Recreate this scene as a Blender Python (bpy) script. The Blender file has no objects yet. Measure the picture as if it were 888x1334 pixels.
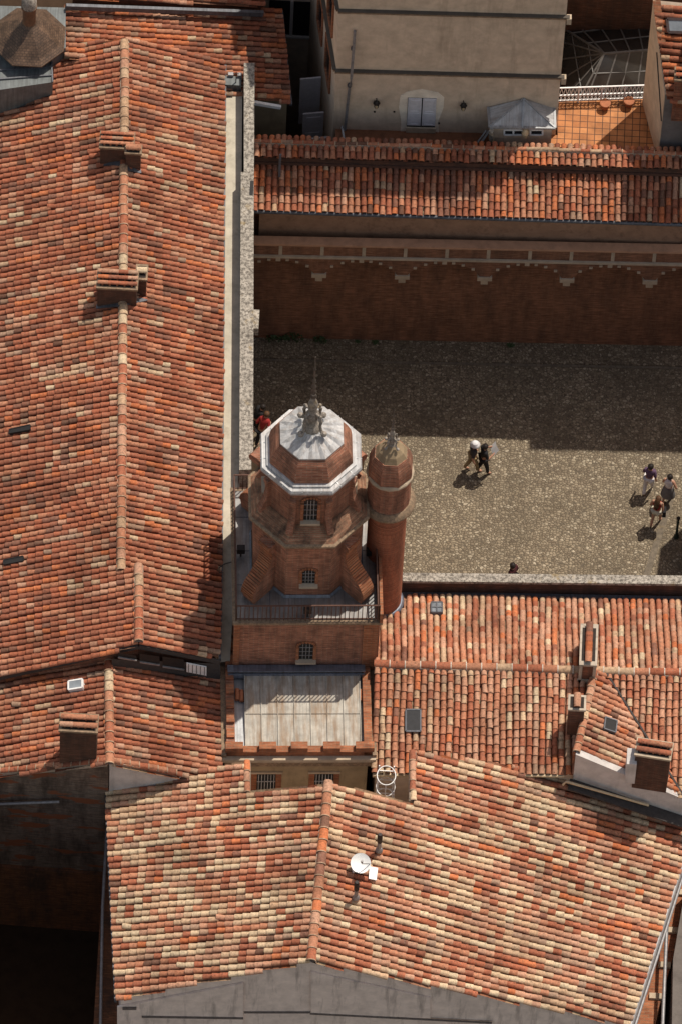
import bpy, math, random
from mathutils import Vector as V, Matrix
random.seed(7)
R = random.random
SC = bpy.context.scene
COL = SC.collection
rad = math.radians

# ------------------------------------------------------------------ camera
ELEV, ROLL, F, W0, H0 = rad(57), rad(3.15), 10800.0, 888.0, 1334.0
DIST = F / 38.0
TARGET = V((0, 0, 0))
fwd = V((0, math.cos(ELEV), -math.sin(ELEV)))
CAMP = TARGET - fwd * DIST
rt0 = V((1, 0, 0)); up0 = rt0.cross(fwd)
rt = rt0 * math.cos(ROLL) + up0 * math.sin(ROLL)
up = up0 * math.cos(ROLL) - rt0 * math.sin(ROLL)
cam = bpy.data.cameras.new('camera')
cam.sensor_fit = 'VERTICAL'; cam.sensor_height = 36.0
cam.lens = 36.0 * F / H0
cam.clip_start = 1.0; cam.clip_end = 5000.0
co = bpy.data.objects.new('camera', cam); COL.objects.link(co)
co.matrix_world = Matrix((( rt.x, up.x, -fwd.x, CAMP.x), (rt.y, up.y, -fwd.y, CAMP.y),
                          (rt.z, up.z, -fwd.z, CAMP.z), (0, 0, 0, 1)))
SC.camera = co

# ------------------------------------------------------------------ light
SUN_EL = rad(64.2); SUN_H = V((0.31, 0.37, 0)).normalized()
sdir = (SUN_H * math.cos(SUN_EL) + V((0, 0, math.sin(SUN_EL)))).normalized()
world = bpy.data.worlds.new('World'); SC.world = world; world.use_nodes = True
wn = world.node_tree.nodes; wl = world.node_tree.links
bg = wn['Background']; sky = wn.new('ShaderNodeTexSky'); sky.sky_type = 'NISHITA'
sky.sun_disc = False; sky.sun_elevation = SUN_EL
sky.sun_rotation = math.atan2(SUN_H.x, SUN_H.y)
wt = wn.new('ShaderNodeMix'); wt.data_type = 'RGBA'; wt.blend_type = 'MULTIPLY'; wt.inputs[0].default_value = 1.0
wt.inputs[7].default_value = (1.2, 0.91, 0.66, 1)          # warm white balance of the daylight
wl.new(sky.outputs[0], wt.inputs[6]); wl.new(wt.outputs[2], bg.inputs[0]); bg.inputs[1].default_value = 0.15
sl = bpy.data.lights.new('sun', 'SUN'); sl.energy = 3.5; sl.angle = rad(0.55); sl.color = (1.0, 0.93, 0.82)
so = bpy.data.objects.new('sun', sl); COL.objects.link(so)
so.rotation_euler = (-sdir).to_track_quat('-Z', 'Y').to_euler(); so.location = (0, 0, 60)
SC.view_settings.view_transform = 'Standard'; SC.view_settings.look = 'None'
SC.view_settings.gamma = 1.0; SC.view_settings.exposure = 0.27
SC.view_settings.use_curve_mapping = False
SC.render.engine = 'CYCLES'

# ------------------------------------------------------------------ helpers
def ray(u, v):
    return (fwd * F + rt * (u - W0 / 2) - up * (v - H0 / 2)).normalized()
def P(u, v, z):
    d = ray(u, v); t = (z - CAMP.z) / d.z
    return CAMP + d * t
def PP(u, v, pl):
    p0, n = pl; d = ray(u, v); t = (p0 - CAMP).dot(n) / d.dot(n)
    return CAMP + d * t
def px(p):
    q = p - CAMP; w = q.dot(fwd)
    return (W0 / 2 + F * q.dot(rt) / w, H0 / 2 - F * q.dot(up) / w)
def vplane(A, B):
    t = (B - A); t.z = 0; t.normalize()
    return (A, V((t.y, -t.x, 0)))          # vertical wall plane, normal to the right of A->B (towards the viewer for left->right)
def slope_plane(A, B, s, side):
    d = (B - A).normalized(); h = V((d.x, d.y, 0)).normalized()
    q = V((h.y, -h.x, 0)) * side           # plan direction of fall
    down = (q - V((0, 0, s))).normalized()
    n = d.cross(down); n = n if n.z > 0 else -n
    return (A, n.normalized())

class MB:
    def __init__(s): s.v = []; s.f = []; s.c = []; s.sm = []; s.cur = None; s.smooth = False
    def add(s, vs, fs, col=None, smooth=None):
        o = len(s.v); s.v += [tuple(x) for x in vs]
        for f in fs:
            s.f.append([i + o for i in f]); s.c.append(col or s.cur or (1, 1, 1)); s.sm.append(s.smooth if smooth is None else smooth)
    def obox(s, c, X, Y, Z, col=None):      # centre and half vectors
        c, X, Y, Z = V(c), V(X), V(Y), V(Z)
        p = [c + X * i + Y * j + Z * k for k in (-1, 1) for j in (-1, 1) for i in (-1, 1)]
        s.add(p, [(0, 2, 3, 1), (4, 5, 7, 6), (0, 1, 5, 4), (2, 6, 7, 3), (0, 4, 6, 2), (1, 3, 7, 5)], col)
    def box(s, x0, y0, z0, x1, y1, z1, col=None):
        s.obox(((x0 + x1) / 2, (y0 + y1) / 2, (z0 + z1) / 2), (abs(x1 - x0) / 2, 0, 0), (0, abs(y1 - y0) / 2, 0), (0, 0, abs(z1 - z0) / 2), col)
    def bar(s, a, b, w, h=None, upv=(0, 0, 1)):
        a, b = V(a), V(b); d = b - a; L = d.length
        if L < 1e-6: return
        d /= L; U = V(upv)
        X = d.cross(U)
        if X.length < 1e-3: X = d.cross(V((1, 0, 0)))
        X.normalize(); U = X.cross(d)
        s.obox((a + b) / 2, d * L / 2, X * w / 2, U * (h or w) / 2)
    def tube(s, pts, r, n=8, cap=True):
        pts = [V(p) for p in pts]; rs = r if isinstance(r, (list, tuple)) else [r] * len(pts)
        o = len(s.v); vs = []
        for i, p in enumerate(pts):
            d = (pts[min(i + 1, len(pts) - 1)] - pts[max(i - 1, 0)]).normalized()
            X = d.cross(V((0, 0, 1)))
            if X.length < 1e-2: X = d.cross(V((0, 1, 0)))
            X.normalize(); Y = d.cross(X)
            vs += [p + (X * math.cos(a) + Y * math.sin(a)) * rs[i] for a in [2 * math.pi * k / n for k in range(n)]]
        fs = [(i * n + k, i * n + (k + 1) % n, (i + 1) * n + (k + 1) % n, (i + 1) * n + k) for i in range(len(pts) - 1) for k in range(n)]
        s.add(vs, fs, None, True)
        if cap:
            m = len(pts) - 1
            s.add(vs[:n], [tuple(range(n))[::-1]], None, False); s.add(vs[m * n:], [tuple(range(n))], None, False)
    def lathe(s, prof, n=24, c=(0, 0, 0), rot=0, smooth=True, capb=True, capt=True, sq=None):
        c = V(c); vs = []
        for r, z in prof:
            vs += [c + V((r * math.cos(rot + 2 * math.pi * k / n), r * math.sin(rot + 2 * math.pi * k / n), z)) for k in range(n)]
        fs = [(i * n + k, i * n + (k + 1) % n, (i + 1) * n + (k + 1) % n, (i + 1) * n + k) for i in range(len(prof) - 1) for k in range(n)]
        s.add(vs, fs, None, smooth)
        m = len(prof) - 1
        if capb: s.add(vs[:n], [tuple(range(n))[::-1]], None, False)
        if capt: s.add(vs[m * n:], [tuple(range(n))], None, False)
    def prism(s, poly, h):                   # poly: list of points, h: vector
        h = V(h); n = len(poly); a = [V(p) for p in poly]; b = [p + h for p in a]
        nrm = V((0, 0, 0))
        for i in range(n): nrm += a[i].cross(a[(i + 1) % n])
        fl = nrm.dot(h) > 0
        f1 = tuple(range(n)); f2 = tuple(range(n, 2 * n))
        fs = [f1[::-1] if fl else f1, f2 if fl else f2[::-1]]
        for i in range(n):
            j = (i + 1) % n; q = (i, j, n + j, n + i); fs.append(q if fl else q[::-1])
        s.add(a + b, fs)
    def column(s, top, z0):                  # polygon dropped to z0
        n = len(top); a = [V(p) for p in top]; b = [V((p.x, p.y, z0)) for p in a]
        ar = sum(a[i].x * a[(i + 1) % n].y - a[(i + 1) % n].x * a[i].y for i in range(n))
        t = tuple(range(n)); fs = [t if ar > 0 else t[::-1]]
        for i in range(n):
            j = (i + 1) % n; q = (i, n + i, n + j, j); fs.append(q if ar > 0 else q[::-1])
        s.add(a + b, fs)
    def quad(s, *p, col=None): s.add(p, [tuple(range(len(p)))], col)

MATRIX = {}
def link(o, parent):
    COL.objects.link(o)
    if parent: o.parent = parent
def obj(name, mb, mat, parent=None, local=False, origin=None):
    me = bpy.data.meshes.new(name)
    M = MATRIX.get(parent.name, Matrix()) if parent else Matrix.Translation(origin) if origin is not None else Matrix()
    if local: vs = mb.v; LM = Matrix() if parent else M
    else:
        Mi = M.inverted(); vs = [tuple(Mi @ V(p)) for p in mb.v]
    me.from_pydata(vs, [], mb.f); 
    at = me.attributes.new('Col', 'FLOAT_COLOR', 'FACE')
    buf = []
    for c in mb.c: buf += [c[0], c[1], c[2], 1.0]
    at.data.foreach_set('color', buf)
    me.polygons.foreach_set('use_smooth', mb.sm)
    uvl = me.uv_layers.new(name='UVMap'); me.update()
    uv = []
    for p in me.polygons:
        n = p.normal
        if abs(n.z) < 0.93:
            t = V((-n.y, n.x, 0)).normalized(); b = n.cross(t)
        else: t = V((1, 0, 0)); b = V((0, 1, 0))
        for vi in p.vertices:
            q = me.vertices[vi].co; uv += [q.dot(t), q.dot(b)]
    uvl.data.foreach_set('uv', uv)
    me.materials.append(mat)
    o = bpy.data.objects.new(name, me); link(o, parent)
    if not parent and origin is not None: o.location = origin
    MATRIX[o.name] = M
    return o
def pieces(mb):
    par = list(range(len(mb.v)))
    def find(a):
        while par[a] != a: par[a] = par[par[a]]; a = par[a]
        return a
    for f in mb.f:
        for i in f[1:]: par[find(i)] = find(f[0])
    gs = {}
    for k, f in enumerate(mb.f): gs.setdefault(find(f[0]), []).append(k)
    out = []
    for ks in gs.values():
        m = MB(); ix = {}
        for k in ks:
            for i in mb.f[k]:
                if i not in ix: ix[i] = len(m.v); m.v.append(mb.v[i])
            m.f.append([ix[i] for i in mb.f[k]]); m.c.append(mb.c[k]); m.sm.append(mb.sm[k])
        out.append(m)
    return out
def objs(name, mb, mat, parent=None, local=False):
    return [obj(name, q, mat, parent, local) for q in pieces(mb)]
def thing(name, label, cat, loc=(0, 0, 0), rz=0, group=None):
    o = bpy.data.objects.new(name, None); COL.objects.link(o); o.location = loc; o.rotation_euler = (0, 0, rz)
    o.empty_display_size = 0.3
    o['label'] = label; o['category'] = cat
    if group: o['group'] = group
    MATRIX[o.name] = Matrix.Translation(V(loc)) @ Matrix.Rotation(rz, 4, 'Z')
    return o
def tag(o, label=None, cat=None, group=None, kind=None):
    if label: o['label'] = label
    if cat: o['category'] = cat
    if group: o['group'] = group
    if kind: o['kind'] = kind
    return o

# ------------------------------------------------------------------ materials
def newmat(name, rough=0.85, metal=0.0, spec=0.3):
    m = bpy.data.materials.new(name); m.use_nodes = True; nt = m.node_tree
    b = nt.nodes['Principled BSDF']; b.inputs['Roughness'].default_value = rough; b.inputs['Metallic'].default_value = metal
    b.inputs['Specular IOR Level'].default_value = spec
    return m, nt, b
def N(nt, t, **kw):
    n = nt.nodes.new(t)
    for k, v in kw.items():
        if k in n.inputs: n.inputs[k].default_value = v
        else: setattr(n, k, v)
    return n
def noise(nt, vec, scale, detail=4, rough=0.6):
    n = N(nt, 'ShaderNodeTexNoise'); n.inputs['Scale'].default_value = scale; n.inputs['Detail'].default_value = detail; n.inputs['Roughness'].default_value = rough
    if vec: nt.links.new(vec, n.inputs['Vector'])
    return n.outputs['Fac']
def ramp(nt, fac, stops):
    r = N(nt, 'ShaderNodeValToRGB'); el = r.color_ramp.elements
    while len(el) < len(stops): el.new(0.5)
    for e, (p, c) in zip(el, stops):
        e.position = p; e.color = (c, c, c, 1) if not isinstance(c, tuple) else (*c, 1)
    nt.links.new(fac, r.inputs[0]); return r.outputs[0]
def mix(nt, fac, a, b, mode='MIX'):
    m = N(nt, 'ShaderNodeMix'); m.data_type = 'RGBA'; m.blend_type = mode
    for s, v in ((m.inputs[0], fac), (m.inputs[6], a), (m.inputs[7], b)):
        if isinstance(v, (int, float)): s.default_value = v
        elif isinstance(v, tuple): s.default_value = (*v, 1)
        else: nt.links.new(v, s)
    return m.outputs[2]
def bump(nt, b, h, strength=0.5, dist=0.02):
    n = N(nt, 'ShaderNodeBump'); n.inputs['Strength'].default_value = strength; n.inputs['Distance'].default_value = dist
    nt.links.new(h, n.inputs['Height']); nt.links.new(n.outputs[0], b.inputs['Normal'])
def pos(nt):  return N(nt, 'ShaderNodeNewGeometry').outputs['Position']
def uvn(nt): return N(nt, 'ShaderNodeUVMap').outputs[0]
def scalev(nt, v, s):
    n = N(nt, 'ShaderNodeMapping'); n.inputs['Scale'].default_value = s; nt.links.new(v, n.inputs[0]); return n.outputs[0]

def m_tile():
    m, nt, b = newmat('canal_tile', 0.9, 0, 0.15)
    at = N(nt, 'ShaderNodeAttribute'); at.attribute_name = 'Col'; p = pos(nt)
    f1 = ramp(nt, noise(nt, p, 14, 5, 0.7), [(0.28, 0.5), (0.5, 1.0), (0.75, 1.3)])
    c = mix(nt, 1.0, at.outputs['Color'], f1, 'MULTIPLY')
    big = ramp(nt, noise(nt, p, 0.55, 5, 0.65), [(0.32, 0.66), (0.5, 0.98), (0.68, 1.12)])
    c = mix(nt, 1.0, c, big, 'MULTIPLY')
    li = ramp(nt, noise(nt, p, 22, 3, 0.6), [(0.57, 0.0), (0.68, 0.8)])
    li = mix(nt, 1.0, li, ramp(nt, noise(nt, p, 1.1, 4, 0.7), [(0.44, 0.0), (0.6, 1.0)]), 'MULTIPLY')
    c = mix(nt, li, c, (0.20, 0.17, 0.12))
    mo = ramp(nt, noise(nt, p, 3.2, 6, 0.8), [(0.58, 0.0), (0.72, 0.62)])
    c = mix(nt, mo, c, (0.085, 0.058, 0.038))
    dk = ramp(nt, noise(nt, scalev(nt, p, (1, 1, 1)), 9, 4, 0.75), [(0.30, 0.8), (0.40, 0.0)])
    c = mix(nt, dk, c, (0.045, 0.03, 0.022))
    nt.links.new(c, b.inputs['Base Color']); bump(nt, b, noise(nt, p, 40, 3), 0.5, 0.01)
    return m
def m_brick(name, c1, c2, mort, bw=0.34, bh=0.062, dirt=0.35, patch=None):
    m, nt, b = newmat(name, 0.92, 0, 0.15); u = uvn(nt); p = pos(nt)
    t = N(nt, 'ShaderNodeTexBrick'); nt.links.new(u, t.inputs['Vector'])
    t.inputs['Scale'].default_value = 1.0; t.inputs['Brick Width'].default_value = bw; t.inputs['Row Height'].default_value = bh
    t.inputs['Mortar Size'].default_value = 0.009; t.inputs['Mortar Smooth'].default_value = 0.3
    t.inputs['Color1'].default_value = (*c1, 1); t.inputs['Color2'].default_value = (*c2, 1); t.inputs['Mortar'].default_value = (*mort, 1)
    t.inputs['Bias'].default_value = 0.0
    c = t.outputs['Color']
    v1 = ramp(nt, noise(nt, scalev(nt, u, (2.2, 14, 1)), 1.0, 4, 0.7), [(0.3, 0.5), (0.55, 1.0), (0.75, 1.45)])
    c = mix(nt, 1.0, c, v1, 'MULTIPLY')
    d = ramp(nt, noise(nt, scalev(nt, p, (1.3, 1.3, 0.35)), 1.5, 6, 0.7), [(0.42, 0.0), (0.66, min(.9, dirt * 2.2))])
    c = mix(nt, d, c, (0.05, 0.035, 0.028))
    if patch:
        q = ramp(nt, noise(nt, scalev(nt, u, (0.5, 1.6, 1)), 1.2, 4, 0.6), [(0.56, 0.0), (0.60, 1.0)])
        c = mix(nt, q, c, patch)
    nt.links.new(c, b.inputs['Base Color']); bump(nt, b, t.outputs['Fac'], -0.5, 0.012)
    return m
def m_plaster(name, c, stain=(0.06, 0.05, 0.045), amt=0.5, sc=0.9, streak=False, spk=0.0):
    m, nt, b = newmat(name, 0.93, 0, 0.15); p = pos(nt)
    v = ramp(nt, noise(nt, p, 2.2, 5, 0.65), [(0.3, 0.8), (0.7, 1.12)])
    cc = mix(nt, 1.0, c, v, 'MULTIPLY')
    s = ramp(nt, noise(nt, scalev(nt, p, (1, 1, 0.12 if streak else 0.8)), sc * 2.4, 5, 0.7), [(0.52, 0.0), (0.78, amt)])
    cc = mix(nt, s, cc, stain)
    if spk:
        k = ramp(nt, noise(nt, p, 9, 6, 0.85), [(0.45, 0.0), (0.56, spk)])
        cc = mix(nt, k, cc, (0.07, 0.06, 0.05))
        k2 = ramp(nt, noise(nt, p, 1.7, 3, 0.6), [(0.62, 0.0), (0.7, spk * 0.6)])
        cc = mix(nt, k2, cc, (0.28, 0.19, 0.07))
    nt.links.new(cc, b.inputs['Base Color']); bump(nt, b, noise(nt, p, 30, 4), 0.35, 0.01)
    return m
def m_zinc(name, c, rust=0.0, rough=0.5, metal=0.35):
    m, nt, b = newmat(name, rough, metal, 0.4); p = pos(nt); u = uvn(nt)
    v = ramp(nt, noise(nt, p, 2.5, 5, 0.7), [(0.3, 0.62), (0.7, 1.2)])
    cc = mix(nt, 1.0, c, v, 'MULTIPLY')
    st = ramp(nt, noise(nt, scalev(nt, u, (9, 0.35, 1)), 1.3, 5, 0.7), [(0.42, 0.0), (0.66, 0.7)])
    cc = mix(nt, st, cc, (c[0] * 0.45, c[1] * 0.43, c[2] * 0.42))
    if rust:
        k = ramp(nt, noise(nt, scalev(nt, u, (3.5, 0.6, 1)), 1.0, 5, 0.7), [(0.45, 0.0), (0.66, rust)])
        cc = mix(nt, k, cc, (0.23, 0.13, 0.06))
    nt.links.new(cc, b.inputs['Base Color']); bump(nt, b, noise(nt, p, 5, 3), 0.15, 0.01)
    return m
def m_plain(name, c, rough=0.6, metal=0.0, var=0.25, sc=8):
    m, nt, b = newmat(name, rough, metal, 0.4); p = pos(nt)
    v = ramp(nt, noise(nt, p, sc, 4, 0.6), [(0.3, 1 - var), (0.7, 1 + var)])
    nt.links.new(mix(nt, 1.0, c, v, 'MULTIPLY'), b.inputs['Base Color'])
    return m
def m_cobble():
    m, nt, b = newmat('cobbles', 0.75, 0, 0.3); p = pos(nt)
    wv = N(nt, 'ShaderNodeVectorMath'); wv.operation = 'ADD'
    nz = N(nt, 'ShaderNodeTexNoise'); nz.inputs['Scale'].default_value = 1.5; nt.links.new(p, nz.inputs['Vector'])
    ns = N(nt, 'ShaderNodeVectorMath'); ns.operation = 'SCALE'; ns.inputs['Scale'].default_value = 0.12; nt.links.new(nz.outputs['Color'], ns.inputs[0])
    nt.links.new(p, wv.inputs[0]); nt.links.new(ns.outputs[0], wv.inputs[1])
    q = scalev(nt, wv.outputs[0], (1.0, 1.25, 0.0))
    vo = N(nt, 'ShaderNodeTexVoronoi'); vo.inputs['Scale'].default_value = 9.0; vo.inputs['Randomness'].default_value = 0.8; nt.links.new(q, vo.inputs['Vector'])
    ve = N(nt, 'ShaderNodeTexVoronoi'); ve.feature = 'DISTANCE_TO_EDGE'; ve.inputs['Scale'].default_value = 9.0; ve.inputs['Randomness'].default_value = 0.8; nt.links.new(q, ve.inputs['Vector'])
    sp = N(nt, 'ShaderNodeSeparateColor'); nt.links.new(vo.outputs['Color'], sp.inputs[0])
    c = ramp(nt, sp.outputs[0], [(0.0, (0.17, 0.13, 0.088)), (0.5, (0.25, 0.197, 0.133)), (0.85, (0.32, 0.258, 0.178)), (1.0, (0.44, 0.37, 0.27))])
    big = ramp(nt, noise(nt, p, 0.4, 6, 0.7), [(0.32, 0.62), (0.5, 0.95), (0.7, 1.15)])
    c = mix(nt, 1.0, c, big, 'MULTIPLY')
    e = ramp(nt, ve.outputs['Distance'], [(0.03, 0.0), (0.11, 1.0)])
    c = mix(nt, e, (0.10, 0.078, 0.052), c)
    nt.links.new(c, b.inputs['Base Color'])
    h = ramp(nt, ve.outputs['Distance'], [(0.0, 0.0), (0.28, 1.0)]); bump(nt, b, h, 0.8, 0.03)
    return m
def m_terr():
    m, nt, b = newmat('terracotta_paving', 0.75, 0, 0.3); u = uvn(nt)
    t = N(nt, 'ShaderNodeTexBrick'); nt.links.new(u, t.inputs['Vector']); t.offset = 0.0
    t.inputs['Scale'].default_value = 1.0; t.inputs['Brick Width'].default_value = 0.255; t.inputs['Row Height'].default_value = 0.255
    t.inputs['Mortar Size'].default_value = 0.014
    t.inputs['Color1'].default_value = (0.42, 0.165, 0.06, 1); t.inputs['Color2'].default_value = (0.60, 0.26, 0.10, 1); t.inputs['Mortar'].default_value = (0.10, 0.05, 0.03, 1)
    d = ramp(nt, noise(nt, u, 1.1, 5, 0.65), [(0.4, 1.0), (0.75, 0.45)])
    nt.links.new(mix(nt, 1.0, t.outputs['Color'], d, 'MULTIPLY'), b.inputs['Base Color'])
    return m
def m_glass(name, c=(0.02, 0.022, 0.025), rough=0.12):
    m, nt, b = newmat(name, rough, 0, 0.6); p = pos(nt)
    v = ramp(nt, noise(nt, p, 1.5, 3), [(0.3, 0.6), (0.7, 1.4)])
    nt.links.new(mix(nt, 1.0, c, v, 'MULTIPLY'), b.inputs['Base Color']); return m
def m_shingle():
    m, nt, b = newmat('brown_shingle', 0.55, 0, 0.45); u = uvn(nt); p = pos(nt)
    t = N(nt, 'ShaderNodeTexBrick'); nt.links.new(u, t.inputs['Vector']); t.inputs['Scale'].default_value = 1
    t.inputs['Brick Width'].default_value = 0.12; t.inputs['Row Height'].default_value = 0.09; t.inputs['Mortar Size'].default_value = 0.01
    t.inputs['Color1'].default_value = (0.085, 0.05, 0.03, 1); t.inputs['Color2'].default_value = (0.125, 0.075, 0.046, 1); t.inputs['Mortar'].default_value = (0.05, 0.03, 0.02, 1)
    k = ramp(nt, noise(nt, p, 3, 5, 0.7), [(0.35, 0.6), (0.7, 1.5)])
    nt.links.new(mix(nt, 1.0, t.outputs['Color'], k, 'MULTIPLY'), b.inputs['Base Color']); bump(nt, b, t.outputs['Fac'], -0.5, 0.02)
    return m

TILE = m_tile()
BRICK = m_brick('red_brick', (0.30, 0.105, 0.058), (0.21, 0.07, 0.042), (0.27, 0.17, 0.115))
BRICK_T = m_brick('tower_brick', (0.42, 0.165, 0.098), (0.28, 0.102, 0.064), (0.36, 0.25, 0.175), dirt=0.28)
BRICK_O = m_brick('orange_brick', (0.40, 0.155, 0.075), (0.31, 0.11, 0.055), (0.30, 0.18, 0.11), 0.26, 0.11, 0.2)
BRICK_G = m_brick('courtyard_brick', (0.29, 0.135, 0.076), (0.235, 0.108, 0.062), (0.27, 0.155, 0.10), 0.4, 0.07, 0.25)
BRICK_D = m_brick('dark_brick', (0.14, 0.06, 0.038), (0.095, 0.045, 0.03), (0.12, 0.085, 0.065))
BRICK_P = m_brick('patched_brick', (0.20, 0.135, 0.10), (0.155, 0.115, 0.09), (0.19, 0.155, 0.125), dirt=0.4, patch=(0.20, 0.07, 0.035))
BRICK_L = m_brick('alley_brick', (0.24, 0.095, 0.045), (0.17, 0.07, 0.035), (0.11, 0.06, 0.035), dirt=0.4)
RENDER_B = m_plaster('beige_render', (0.60, 0.47, 0.35), (0.26, 0.19, 0.135), 0.6, 0.7, True)
RENDER_G = m_plaster('grey_render', (0.80, 0.67, 0.59), (0.12, 0.10, 0.09), 0.75, 1.2, True)
RENDER_W = m_plaster('pale_render', (0.55, 0.51, 0.48), (0.25, 0.22, 0.2), 0.5, 1.0, True)
RENDER_Y = m_plaster('ochre_render', (0.34, 0.26, 0.16), (0.12, 0.09, 0.06), 0.6, 1.0, True)
STONE = m_plaster('lichen_stone', (0.42, 0.375, 0.315), (0.12, 0.10, 0.08), 0.9, 1.0, False, 0.85)
STONE_L = m_plaster('pale_stone', (0.46, 0.37, 0.27), (0.2, 0.15, 0.1), 0.5)
RIM = m_plaster('rim_mortar', (0.46, 0.39, 0.31), (0.16, 0.13, 0.10), 0.8, 2.5)
STONE_M = m_plaster('mossy_stone', (0.31, 0.215, 0.14), (0.10, 0.075, 0.045), 0.8, 1.6, False, 0.5)
STONE_F = m_plaster('carved_stone', (0.36, 0.315, 0.27), (0.07, 0.055, 0.045), 0.85, 4.0, False, 0.6)
MOSS = m_plaster('lichen_cap', (0.27, 0.20, 0.125), (0.13, 0.10, 0.05), 0.6, 2.5)
SLAB = m_plaster('channel_slab', (0.50, 0.45, 0.36), (0.20, 0.17, 0.12), 0.7, 0.8)
ZINC = m_zinc('grey_zinc', (0.42, 0.43, 0.44))
ZINC_L = m_zinc('pale_zinc', (0.50, 0.50, 0.50), 0.25, 0.55, 0.15)
ZINC_D = m_zinc('dark_zinc', (0.13, 0.135, 0.15), 0, 0.55)
ZINC_B = m_zinc('blue_zinc', (0.22, 0.245, 0.30), 0, 0.5)
ZINC_S = m_zinc('stained_zinc', (0.46, 0.425, 0.365), 0.75, 0.65, 0.1)
ZINC_G = m_zinc('green_grey_zinc', (0.15, 0.165, 0.165), 0, 0.6, 0.2)
IRON = m_plain('black_iron', (0.028, 0.022, 0.02), 0.6, 0.3)
RUSTI = m_plain('rusty_iron', (0.10, 0.05, 0.035), 0.8, 0.2)
DARK = m_plain('dark_opening', (0.012, 0.011, 0.011), 0.7)
GAP_DARK = m_plain('gap_dark', (0.03, 0.022, 0.018), 0.95)
FASCIA = m_plain('dark_fascia', (0.05, 0.043, 0.04), 0.85)
WHITE = m_plain('white_paint', (0.78, 0.77, 0.75), 0.5, 0, 0.08)
SHUT = m_plain('lilac_grey_shutter', (0.58, 0.56, 0.58), 0.6, 0, 0.1)
CREAM = m_plain('cream_pipe', (0.55, 0.42, 0.26), 0.5, 0, 0.15)
GREYP = m_plain('grey_pipe', (0.25, 0.24, 0.24), 0.45, 0.3)
GLASS = m_glass('dark_glass')
GLASS_A = m_glass('atrium_glass', (0.03, 0.028, 0.026), 0.2)
GLASS_S = m_glass('skylight_glass', (0.22, 0.24, 0.26), 0.15)
COBBLE = m_cobble(); TERR = m_terr(); SHINGLE = m_shingle()
PAVE = m_plaster('kerb_stone', (0.19, 0.155, 0.115), (0.1, 0.08, 0.06), 0.5, 2, False, 0.5)
DIRT = m_plaster('alley_ground', (0.05, 0.03, 0.018), (0.02, 0.014, 0.01), 0.6)
LEAF = m_plain('weed_leaf', (0.05, 0.085, 0.03), 0.7, 0, 0.4, 20)
TERRA = m_plain('terracotta_pot', (0.36, 0.13, 0.06), 0.8, 0, 0.25)
def cloth(name, c): return m_plain(name, c, 0.9, 0, 0.15, 12)
SKIN = m_plain('skin', (0.45, 0.24, 0.16), 0.6, 0, 0.06)

# ------------------------------------------------------------------ canal tiles
def pal(ws, run=0.3, gain=1.0):
    tot = sum(w for w, c in ws); last = [None]
    def f():
        if last[0] and R() < run: c = last[0]
        else:
            r = R() * tot
            for w, c in ws:
                r -= w
                if r <= 0: break
            last[0] = c
        k = random.uniform(0.9, 1.1) * gain; h = random.uniform(-0.05, 0.05)
        return (c[0] * k, c[1] * k * (1 + h), c[2] * k * (1 + h * 1.6))
    return f
RED, RED2, BRN, SAL, CRM, CRM2, ORG, DRK, PNK, GRY = (.325, .112, .062), (.265, .098, .058), (.21, .096, .064), (.39, .172, .10), (.50, .37, .24), (.43, .285, .18), (.45, .145, .062), (.15, .075, .05), (.42, .225, .145), (.32, .20, .135)
PAL_L = pal([(34, RED), (20, RED2), (6, BRN), (22, SAL), (1.3, CRM), (4, CRM2), (6, ORG), (1.5, DRK), (9, PNK), (3, GRY)])
PAL_B = pal([(14, RED), (5, RED2), (2, BRN), (18, SAL), (20, CRM), (22, CRM2), (4, ORG), (1, DRK), (20, PNK), (5, GRY)], gain=1.12)
PAL_R = pal([(14, RED), (4, RED2), (2, BRN), (36, SAL), (5, CRM), (9, CRM2), (8, ORG), (.7, DRK), (28, PNK), (2, GRY)], gain=1.15)
PAL_N = pal([(26, RED), (16, RED2), (8, BRN), (24, SAL), (1, CRM), (3, CRM2), (18, ORG), (3, DRK), (8, PNK), (3, GRY)])
PAL_K = pal([(3, RED), (3, SAL), (3, CRM2), (2, CRM), (2, PNK)])
SEG = 6
CS = [(math.cos(math.pi * k / SEG), math.sin(math.pi * k / SEG)) for k in range(SEG + 1)]
def cover(mb, O, A, B, Nn, a, b0, b1, p, col, l0=0.02, l1=0.045, rk=1.0):
    r0, r1 = p * 0.36 * rk, p * 0.445 * rk; j0, j1 = random.gauss(0, .004), random.gauss(0, .007)
    q = random.random()
    if q < .012: j1 += random.uniform(-.05, .05); b1 += random.uniform(0, .05); l1 += random.uniform(0, .03)
    f0 = random.uniform(.95, 1.04); r0 *= f0; r1 *= f0
    sa = .016 * math.sin(a * .9 + b1 * .7) + .010 * math.sin(a * 2.3 - b1 * 1.9 + 1.3); j0 += sa; j1 += sa
    sz = .014 * math.sin(a * 1.3 + b1 * .8) + .010 * math.sin(a * .6 - b1 * 1.6); l0 += sz; l1 += sz
    t = random.gauss(0, .006); vs = []
    for (bb, r, l, j) in ((b0, r0, l0, j0), (b1, r1, l1 + t, j1)):
        for c, s in CS: vs.append(O + A * (a + j + r * c) + B * bb + Nn * (l + r * 0.98 * s))
    n = SEG + 1
    mb.add(vs, [(k, k + 1, n + k + 1, n + k) for k in range(SEG)], col, True)
    lip = []
    for r in (r1, r1 - 0.02):
        for c, s in CS: lip.append(O + A * (a + j1 + r * c) + B * b1 + Nn * (l1 + t + r * 0.98 * s))
    mb.add(lip, [(k, k + 1, n + k + 1, n + k) for k in range(SEG)], (col[0] * .8, col[1] * .8, col[2] * .8), False)
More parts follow.
